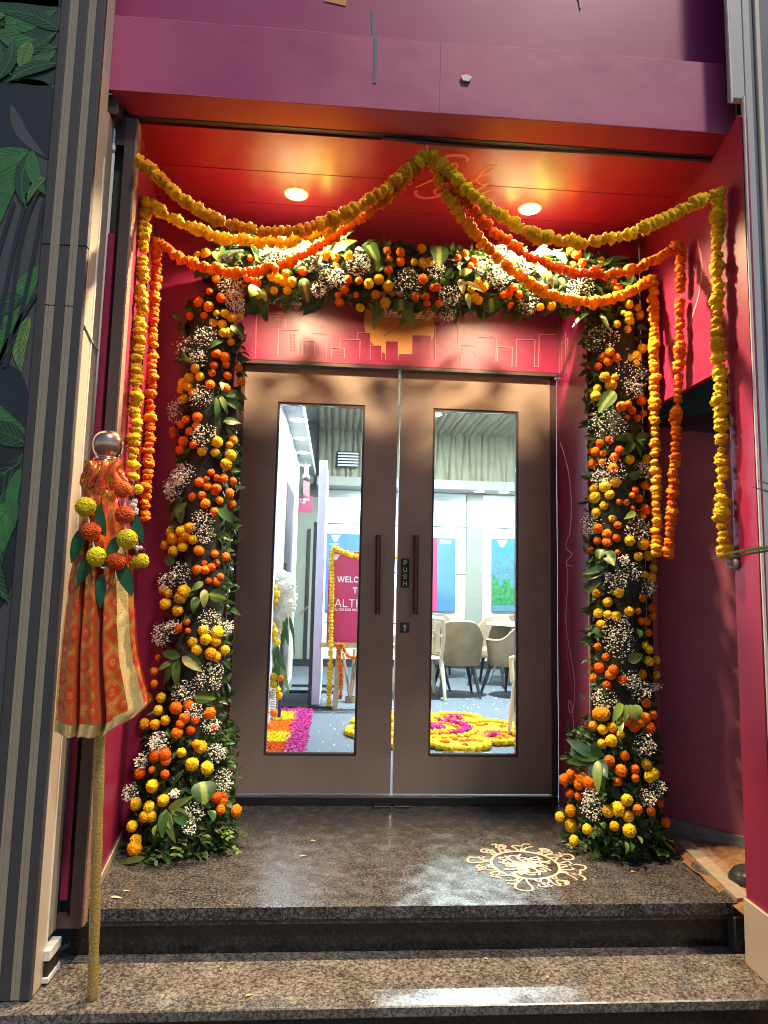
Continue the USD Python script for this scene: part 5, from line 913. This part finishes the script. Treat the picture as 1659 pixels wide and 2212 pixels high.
for f, t in (((880, 640), (910, 690)), ((850, 800), (860, 880)), ((940, 1390), (890, 1360)), ((960, 1510), (900, 1545))): p, q = g2(*f), g2(*t); V, F, U_ = leafmesh(np.linalg.norm(q-p), .012, .4, .2, 4); part(sg, 'leaf', (orient(V, p+[0, -.02, 0], q-p, [0, -1, .2]), F), M['leaf'])

# ------------------------------------------------------------------ rangoli on the landing
rc = np.array([.507, -.785]); ra = thing('rangoli', 'cream swirling rangoli medallion drawn on the granite landing', 'rangoli', (rc[0], rc[1], 0)); rng = np.random.default_rng(31)
def floor_shape(shape, h=.0016): m = extr(shape, h); m = m.subdivide_to_size(.012) if len(m.faces) < 9000 else m; m.apply_scale([.90, .90, 1]); m.vertices[:, :2] += .0035*(np.c_[meshkit.noise(m.vertices*[120, 120, 0]+5, 3), meshkit.noise(m.vertices*[120, 120, 0]+9, 4)]-.5); m.apply_translation([rc[0], rc[1], .0006]); return m
ring = [(.158*math.cos(t)*1.0, .158*math.sin(t)) for t in np.linspace(0, 2*PI, 60)]; part(ra, 'ring_line', floor_shape(ribbon(ring, .013)), M['rangoli'])
ins = []
for k in range(24):
    a = rng.random()*2*PI; r_ = .03+.09*rng.random(); c = np.array([r_*math.cos(a), r_*math.sin(a)]); t = np.linspace(0, 4.2, 14); s = .012+.016*rng.random(); ins.append(ribbon(spline([c+s*(.35+.25*q)*np.array([math.cos(q+a*3), math.sin(q+a*3)]) for q in t], 30), .0105))
for k in range(9): a = 2*PI*k/9; ins.append(ribbon(spline([(.03*math.cos(a), .03*math.sin(a)), (.07*math.cos(a+.35), .07*math.sin(a+.35)), (.12*math.cos(a+.1), .12*math.sin(a+.1))], 16), .011))
ins.append(Point(0, -.01).buffer(.034)); part(ra, 'inner_swirls', floor_shape(unary_union(ins).intersection(Point(0, 0).buffer(.147))), M['rangoli'])
for k in range(26):
    a = 2*PI*(k+.4*rng.random())/26; L = .245+.02*rng.normal(); w = .13+.05*rng.random(); P0 = lambda r_, o: (r_*math.cos(a+o), r_*math.sin(a+o)); hk_ = 1 if k % 2 else -1
    if k % 3 == 0: sh_ = unary_union([ribbon(spline([P0(.165, -.4*w), P0(.20, -.7*w), P0(L, -.1), P0(L*1.0, .12), P0(.20, .6*w), P0(.165, .4*w)], 40), .0095)])
    elif k % 3 == 1: sh_ = ribbon(spline([P0(.16, 0), P0(.19, hk_*.10), P0(.23, hk_*.22), P0(L, hk_*.14), P0(L*.97, hk_*.02), P0(.215, hk_*.03)], 40), .010)
    else: sh_ = unary_union([ribbon(spline([P0(.16, 0), P0(.205, hk_*.12), P0(L, hk_*.08), P0(L*1.03, -hk_*.03)], 30), .0095), ribbon(spline([P0(.165, .12), P0(.20, .05), P0(L*.93, -.10)], 20), .008)])
    part(ra, 'petal_line', floor_shape(sh_, .0018), M['rangoli'])

# ------------------------------------------------------------------ scraps on the granite
scr = [(1058, 457, 'p', 0), (370, 1750, 's', 1)]
def scrap(u, v, z_, L, m, ang, label, cat, nm): p = at(u, v, z=z_); V, F, U_ = leafmesh(L, L*.35, .35, .2, 4); V = orient(V, p+[0, 0, .004], [math.cos(ang), math.sin(ang), .03], [0, 0, 1]); V[:, 2] = np.maximum(V[:, 2], z_+.001); single(nm, (V, F), m, label, cat, 'petal and leaf scraps on the granite')
C8 = src(200, 2900, 1.106); C9 = src(1500, 2900, 1.0886)
M['dry'] = mat('dry_petal', (.55, .38, .22), .8); M['lime'] = mat('lime_leaf', (.30, .36, .07), .5)
for fn, u, v, L, m, a, lb, nm in ((C8, 258, 704, .045, 'dry', .05, 'long dry petal on the landing beside the gold pole', 'dry_petal'), (C8, 312, 678, .028, 'dry', .4, 'small dry petal on the landing right of the gold pole', 'dry_petal'), (C8, 1128, 456, .03, 'dry', 0, 'pale petal scrap on the landing below the door centre', 'dry_petal'), (C8, 1082, 526, .034, 'dry', .5, 'brownish petal scrap at the edge of the dark shadow on the landing', 'dry_petal'),
    (C8, 1255, 552, .014, 'leaf', .2, 'tiny dark leaf in the middle of the landing', 'fallen_leaf'), (C8, 848, 1137, .030, 'lime', .6, 'lime green leaf scrap on the lower step, middle', 'fallen_leaf'), (C8, 738, 1022, .022, 'lime', 1.4, 'lime green leaf scrap on the lower step near the riser', 'fallen_leaf'), (C8, 1398, 1162, .020, 'lime', .9, 'lime leaf scrap near the front edge of the lower step', 'fallen_leaf'),
    (C9, 1068, 582, .028, 'dry', .1, 'pale petal on the landing right of the rangoli', 'dry_petal'), (C9, 1105, 520, .06, 'dry', -.2, 'crumpled straw scrap at the foot of the right flower column', 'dry_petal'), (C9, 357, 1006, .016, 'petal_o', .3, 'orange petal on the lower step below the rangoli', 'orange_petal'), (C9, 1258, 1062, .02, 'petal_o', .8, 'orange petal on the right part of the lower step', 'orange_petal'),
    (C9, 1045, 972, .016, 'dry', 1., 'pale petal on the lower step under the rangoli', 'dry_petal'), (C9, 1380, 980, .016, 'dry', .3, 'pale speck of petal on the lower step far right', 'dry_petal'), (C9, 714, 1040, .022, 'lime', 1.2, 'thin lime scrap on the lower step right of the middle', 'fallen_leaf'), (C9, 457, 960, .02, 'dry', 2.1, 'thin pale scrap on the lower step below the reflection', 'dry_petal')):
    (uu, vv), = fn([(u, v)]); scrap(uu, vv, 0 if vv < 1958 else -.17, L, M['marigold_o'] if m == 'petal_o' else M[m], a, lb, 'petal' if 'petal' in nm else 'leaf', nm)
# ------------------------------------------------------------------ palm blades entering from the right
pb = thing('palm_plant', 'palm blades reaching in front of the right wall from the right edge', 'plant', (1.2, -2.0, .9))
base = np.array([1.32, -1.86, .98])
def blade(uvs, w, m, y0, y1):
    pts = spline([at(u, v, y=y0+(y1-y0)*k/(len(uvs)-1)) for k, (u, v) in enumerate(uvs)], 24); V = []
    for i, p in enumerate(pts): t = i/23; h = w*(1-t)**.6*.5+.0006; V += [p+[0, 0, h], p+[0, -.4*h, 0], p+[0, 0, -h]]
    part(pb, 'blade', (np.array(V), np.array([f for i in range(23) for k in (0, 1) for f in ([3*i+k, 3*i+k+1, 3*i+k+4], [3*i+k, 3*i+k+4, 3*i+k+3])])), m, smooth=True)
blade([(1860, 1250), (1760, 1170), (1659, 1182), (1600, 1190), (1536, 1209)], .020, M['leaf_pale'], -1.80, -1.60); blade([(1860, 1250), (1750, 1190), (1659, 1190), (1610, 1198), (1575, 1204)], .014, M['leaf_big'], -1.80, -1.62)
blade([(1860, 1250), (1750, 1120), (1690, 1075), (1659, 1062), (1624, 1052)], .018, M['leaf_blue'], -1.80, -1.64); blade([(1860, 1250), (1740, 1100), (1680, 1055), (1650, 1042), (1637, 1036)], .012, M['leaf_blue'], -1.80, -1.64)
part(pb, 'stem', tube([at(1860, 1250, y=-1.80), at(1860, 1250, y=-1.80)+[.02, 0, -.6], at(1860, 1250, y=-1.80)*[1, 1, 0]+[.02, 0, -.34]], .015, 8), M['stem'], smooth=True)

# ================================================================== flowers inside the showroom
rng = np.random.default_rng(41)
ys_ = 2.85; bl_ = at(711, 1190, y=ys_); w_s = .62; zb = at(715, 1388, y=ys_)[2]
ws = thing('welcome_sign', 'crimson welcome sign standing on a pine easel behind the left pane', 'sign', (bl_[0]+w_s/2, ys_, zb)); part(ws, 'board', box(bl_[0], bl_[0]+w_s, ys_, ys_+.02, zb, bl_[2], .002), M['poster_red'])
tx = lambda s, u, v, h, bold=True: part(ws, 'letters', text(s, at(u, v, y=ys_)[0], ys_-.0004, at(u, v, y=ys_)[2], h, bold=bold), M['poster_white'])
tx('WELCOME', 728, 1257, .054); tx('TO', 761, 1281, .054); tx('ALTER', 722, 1311, .078, False); tx('ALTER EGO HOMES', 722, 1319, .0215)
c = at(725, 1204, y=ys_); part(ws, 'emblem', logo(c[0], c[2], .04, ys_-.0004), M['poster_white'])
es = thing('easel', 'pale pine easel carrying the welcome sign', 'easel', (0, ys_, 0)); part(es, 'ledge', box(bl_[0]-.06, bl_[0]+w_s+.05, ys_-.035, ys_+.03, zb-.045, zb-.002, .003), M['wood'])
part(es, 'leg', bar((at(733, 1400, y=ys_)[0], ys_+.0, zb-.03), (at(723, 1530, y=ys_-.05)[0], ys_-.05, 0), .05, .025), M['wood']); part(es, 'leg', bar((bl_[0]+w_s-.1, ys_, zb-.03), (bl_[0]+w_s-.04, ys_-.05, 0), .05, .025), M['wood']); part(es, 'rear_leg', bar((bl_[0]+w_s/2, ys_+.04, bl_[2]-.1), (bl_[0]+w_s/2+.02, ys_+.5, 0), .04, .025), M['wood'])
bs_ = thing('stick_bundle', 'three brown sticks standing in a small pot behind the easel', 'sticks', at(757, 1488, y=3.2)*[1, 1, 0]); q = at(757, 1488, y=3.2)
for u, v in ((741, 1410), (766, 1402), (775, 1420)): part(bs_, 'stick', tube([(q[0], 3.2, .02), at(u, v, y=3.25)], .014, 8), M['bamboo'], smooth=True)
pt = trimesh.creation.revolve(np.array([[0, 0], [.05, 0], [.055, .06], [.05, .06], [.045, .02], [0, .02]]), sections=24); pt.apply_translation([q[0], 3.2, 0]); part(bs_, 'pot', pt, M['bamboo'], smooth=40)
yq = ys_-.05
garland('sign_garland', 'yellow marigold garland along the top and left side of the welcome sign', 'garland', [at(u, v, y=yq) for u, v in ((880, 1196), (840, 1206), (800, 1206), (775, 1203), (750, 1196), (732, 1188), (722, 1183))]+[at(u, v, y=yq) for u, v in ((717, 1195), (717, 1240), (716, 1300), (715, 1380), (713, 1450), (709, 1527))], .026, M['marigold_y'], rng, space=.031)
garland('sign_garland', 'orange marigold garland hanging straight down below the welcome sign', 'garland', [at(u, v, y=yq-.02) for u, v in ((728, 1390), (734, 1430), (737, 1470), (734, 1511))], .022, M['marigold_o'], rng, space=.026)
garland('sign_garland', 'orange marigold garland looping right below the welcome sign', 'garland', [at(u, v, y=yq-.02) for u, v in ((738, 1390), (744, 1405), (753, 1418), (772, 1416+4), (810, 1405), (840, 1391))], .022, M['marigold_o'], rng, space=.026)
# flower stand with wrapped bouquets
fs = thing('bouquet_stand', 'tall stand of white-wrapped bouquets at the left edge of the left pane', 'flower stand', (-.74, 2.15, 0)); YS = 2.15
part(fs, 'pole', tube([(-.78, YS+.05, 0), (-.78, YS+.05, 1.35)], .015, 8), M['black_trim'])
def wrapm(u, v, ru, rv_, seed):
    c = at(u, v, y=YS); r_ = ru/FPX*(YS-EYE[1]); s = trimesh.creation.icosphere(4); n = meshkit.fbm(s.vertices*2.4+seed, 3, seed)-.5; n2 = np.abs(meshkit.noise(s.vertices*5+seed, seed+2)-.5); s.vertices = c+s.vertices*np.array([r_, r_*.8, r_*rv_/ru])*(1+.55*n+.5*n2)[:, None]; return s
for u, v, a, b, s in ((612, 1262, 24, 24, 2), (618, 1300, 20, 30, 5), (597, 1330, 20, 35, 7), (620, 1335, 12, 26, 9), (588, 1390, 14, 60, 12)): part(fs, 'paper_wrap', wrapm(u, v, a, b, s), M['wrap'], smooth=25)
for u, v, r_ in ((590, 1270, 8), (596, 1283, 9), (593, 1297, 8), (589, 1310, 7), (588, 1350, 8), (592, 1364, 9), (588, 1378, 8), (600, 1388, 6), (592, 1462, 9), (590, 1478, 8), (597, 1490, 9), (602, 1503, 8), (588, 1500, 8)):
    p = at(u, v, y=YS-.13+.02*rng.random()); part(fs, 'yellow_flower', (placed(HEADS[rng.integers(6)], p, [0, -1, .2], r_/FPX*(YS-EYE[1]), 1, rng.random()*6), F3), M['marigold_y'], smooth=True)
p = at(606, 1465, y=YS-.13); part(fs, 'orange_flower', (placed(HEADS[1], p, [0, -1, .2], .028, 1), F3), M['marigold_o'], smooth=True); p = at(591, 1540, y=YS-.3); part(fs, 'orange_flower', (placed(HEADS[2], p, [0, -1, .2], .032, 1), F3), M['marigold_o'], smooth=True)
for f, t, w in (((612, 1340), (625, 1395), .04), ((625, 1330), (638, 1390), .03), ((592, 1395), (628, 1500), .06), ((595, 1400), (618, 1450), .05), ((590, 1440), (600, 1505), .05), ((590, 1400), (606, 1470), .05), ((620, 1330), (612, 1400), .035), ((628, 1340), (641, 1430), .012), ((600, 1390), (596, 1480), .05)):
    p, q = at(*f, y=YS-.1), at(*t, y=YS-.16); V, F, U_ = leafmesh(np.linalg.norm(q-p), w, .3, .2, 8, .3); part(fs, 'leaf', (orient(V, p, q-p, [.3, -1, 0]), F), M['leaf_pale'] if w > .055 else M['leaf_big'], smooth=True)
bud = []
for x_ in (586, 590, 594):
    for k in range(9): s = trimesh.creation.icosphere(1, .009); s.apply_translation(at(x_, 1488+k*5.5, y=YS-.17)); bud.append(s)
part(fs, 'white_bud_strings', cat_(bud), M['jasmine'], smooth=True); part(fs, 'base', trimesh.creation.cylinder(.10, .03, transform=trimesh.transformations.translation_matrix([-.78, YS+.05, .016]), sections=24), M['black_trim'])
# petal carpet beside the door
pc_ = thing('petal_carpet', 'striped petal carpet with a pink border on the showroom floor', 'petal carpet', (-.75, 1.9, 0))
def petals(x0, x1, y0, y1, n, L, rng, h=.03):
    x_, y_ = rng.uniform(x0, x1, n), rng.uniform(y0, y1, n); a = rng.random(n)*2*PI; tl = rng.normal(0, .5, n); z_ = .004+h*rng.random(n); l_ = L*(.7+.6*rng.random(n)); V = np.zeros((n, 4, 3))
    dx, dy = np.cos(a)*l_, np.sin(a)*l_
    for k, (p, q) in enumerate(((0, 0), (.5, .32), (1, 0), (.5, -.32))): V[:, k] = np.c_[x_+dx*p-dy*q, y_+dy*p+dx*q, np.maximum(.002, z_+tl*l_*(p-.5)*.7+(.3*l_ if k in (1, 3) else 0))]
    b_ = np.arange(n)[:, None]*4; return V.reshape(-1, 3), np.vstack([b_+[0, 1, 2], b_+[0, 2, 3]])
pyb = [1.0, 1.32, 1.66, 2.12, 2.52]
for k in range(4): x_ = -.635; part(pc_, 'stripe_bed', box(-.845, x_+.02*math.sin(k), pyb[k]+.002, pyb[k+1]-.002, .0005, .014, .004), M['marigold_o'] if k % 2 == 0 else M['petal_y']); part(pc_, 'petals', petals(-.845, x_+.01, pyb[k], pyb[k+1], 2200, .020, rng), M['marigold_o'] if k % 2 == 0 else M['petal_y'], kind='stuff')
part(pc_, 'border_bed', box(-.63, -.545, 1.0, 2.60, .0005, .012, .004), M['petal_pink']); part(pc_, 'petals', cat_([trimesh.Trimesh(*petals(-.65, -.52, .98, 2.66, 2600, .030, rng, .035), process=False), trimesh.Trimesh(*petals(-.85, -.56, 2.53, 2.66, 900, .030, rng), process=False)]), M['petal_pink'], kind='stuff')
# flower mandala on the floor
fm = thing('flower_mandala', 'round flower carpet of yellow, orange and pink petals on the showroom floor', 'flower carpet', (.50, 1.86, 0)); cx, cy, RM = .50, 1.86, .74
def onfloor(nm, x_, y_, r_, m): part(fm, nm, (placed(HEADS[rng.integers(6)], (x_, y_, r_*.75), [0, 0, 1], r_, .9, rng.random()*6), F3), m, smooth=True)
for k in range(8):
    a = 2*PI*(k+.30)/8; px_, py_ = cx+.50*math.cos(a), cy+.50*math.sin(a)
    bed = trimesh.creation.cylinder(.20, .018, sections=28); bed.apply_translation([px_, py_, .0115]); part(fm, 'petal_bed', bed, M['marigold_o'] if k % 2 else M['petal_y'])
    for j in range(15):
        t = a-1.95+3.9*j/14; onfloor('yellow_flower', px_+.215*math.cos(t), py_+.215*math.sin(t), .034, M['marigold_y'])
    for j in range(6): t = rng.random()*6.3; q = .13*math.sqrt(rng.random()); onfloor('orange_flower', px_+q*math.cos(t), py_+q*math.sin(t), .028, M['marigold_o'])
    if k % 2: part(fm, 'petals', petals(px_-.05, px_+.05, py_-.03, py_+.03, 70, .028, rng, .055), M['petal_pink'], kind='stuff')
bed = trimesh.creation.cylinder(.34, .020, sections=36); bed.apply_translation([cx, cy, .0125]); part(fm, 'petal_bed', bed, M['petal_y'])
for j in range(30): t = 2*PI*j/30; onfloor('yellow_flower', cx+.33*math.cos(t), cy+.33*math.sin(t), .032, M['marigold_y'])
for j in range(22): t = 2*PI*j/22; onfloor('orange_flower', cx+.215*math.cos(t), cy+.215*math.sin(t), .030, M['marigold_o'])
for j in range(12): t = 2*PI*j/12; onfloor('yellow_flower', cx+.12*math.cos(t), cy+.12*math.sin(t), .030, M['marigold_y'])
V, F, o = [], [], 0
for j in range(700):
    t = rng.uniform(-1.2, 1.3); q = rng.uniform(.245, .30); pv_, pf = petals(cx+q*math.cos(t)-.005, cx+q*math.cos(t)+.005, cy+q*math.sin(t)-.005, cy+q*math.sin(t)+.005, 1, .03, rng, .055); V.append(pv_); F.append(pf+o); o += 4
part(fm, 'petals', (np.vstack(V), np.vstack(F)), M['petal_pink'], kind='stuff'); part(fm, 'petals', petals(cx-.08, cx+.08, cy-.08, cy+.08, 400, .03, rng, .05), M['petal_pink'], kind='stuff')
lt = cat_([trimesh.Trimesh(*petals(-.5, 1.6, 2.6, 4.2, 160, .022, rng, .002), process=False), trimesh.Trimesh(*petals(-.45, .2, 1.3, 2.8, 40, .018, rng, .002), process=False)]); single('petal_litter', lt, M['jasmine'], 'pale petals and paper bits scattered on the grey carpet', 'litter', kind='stuff')
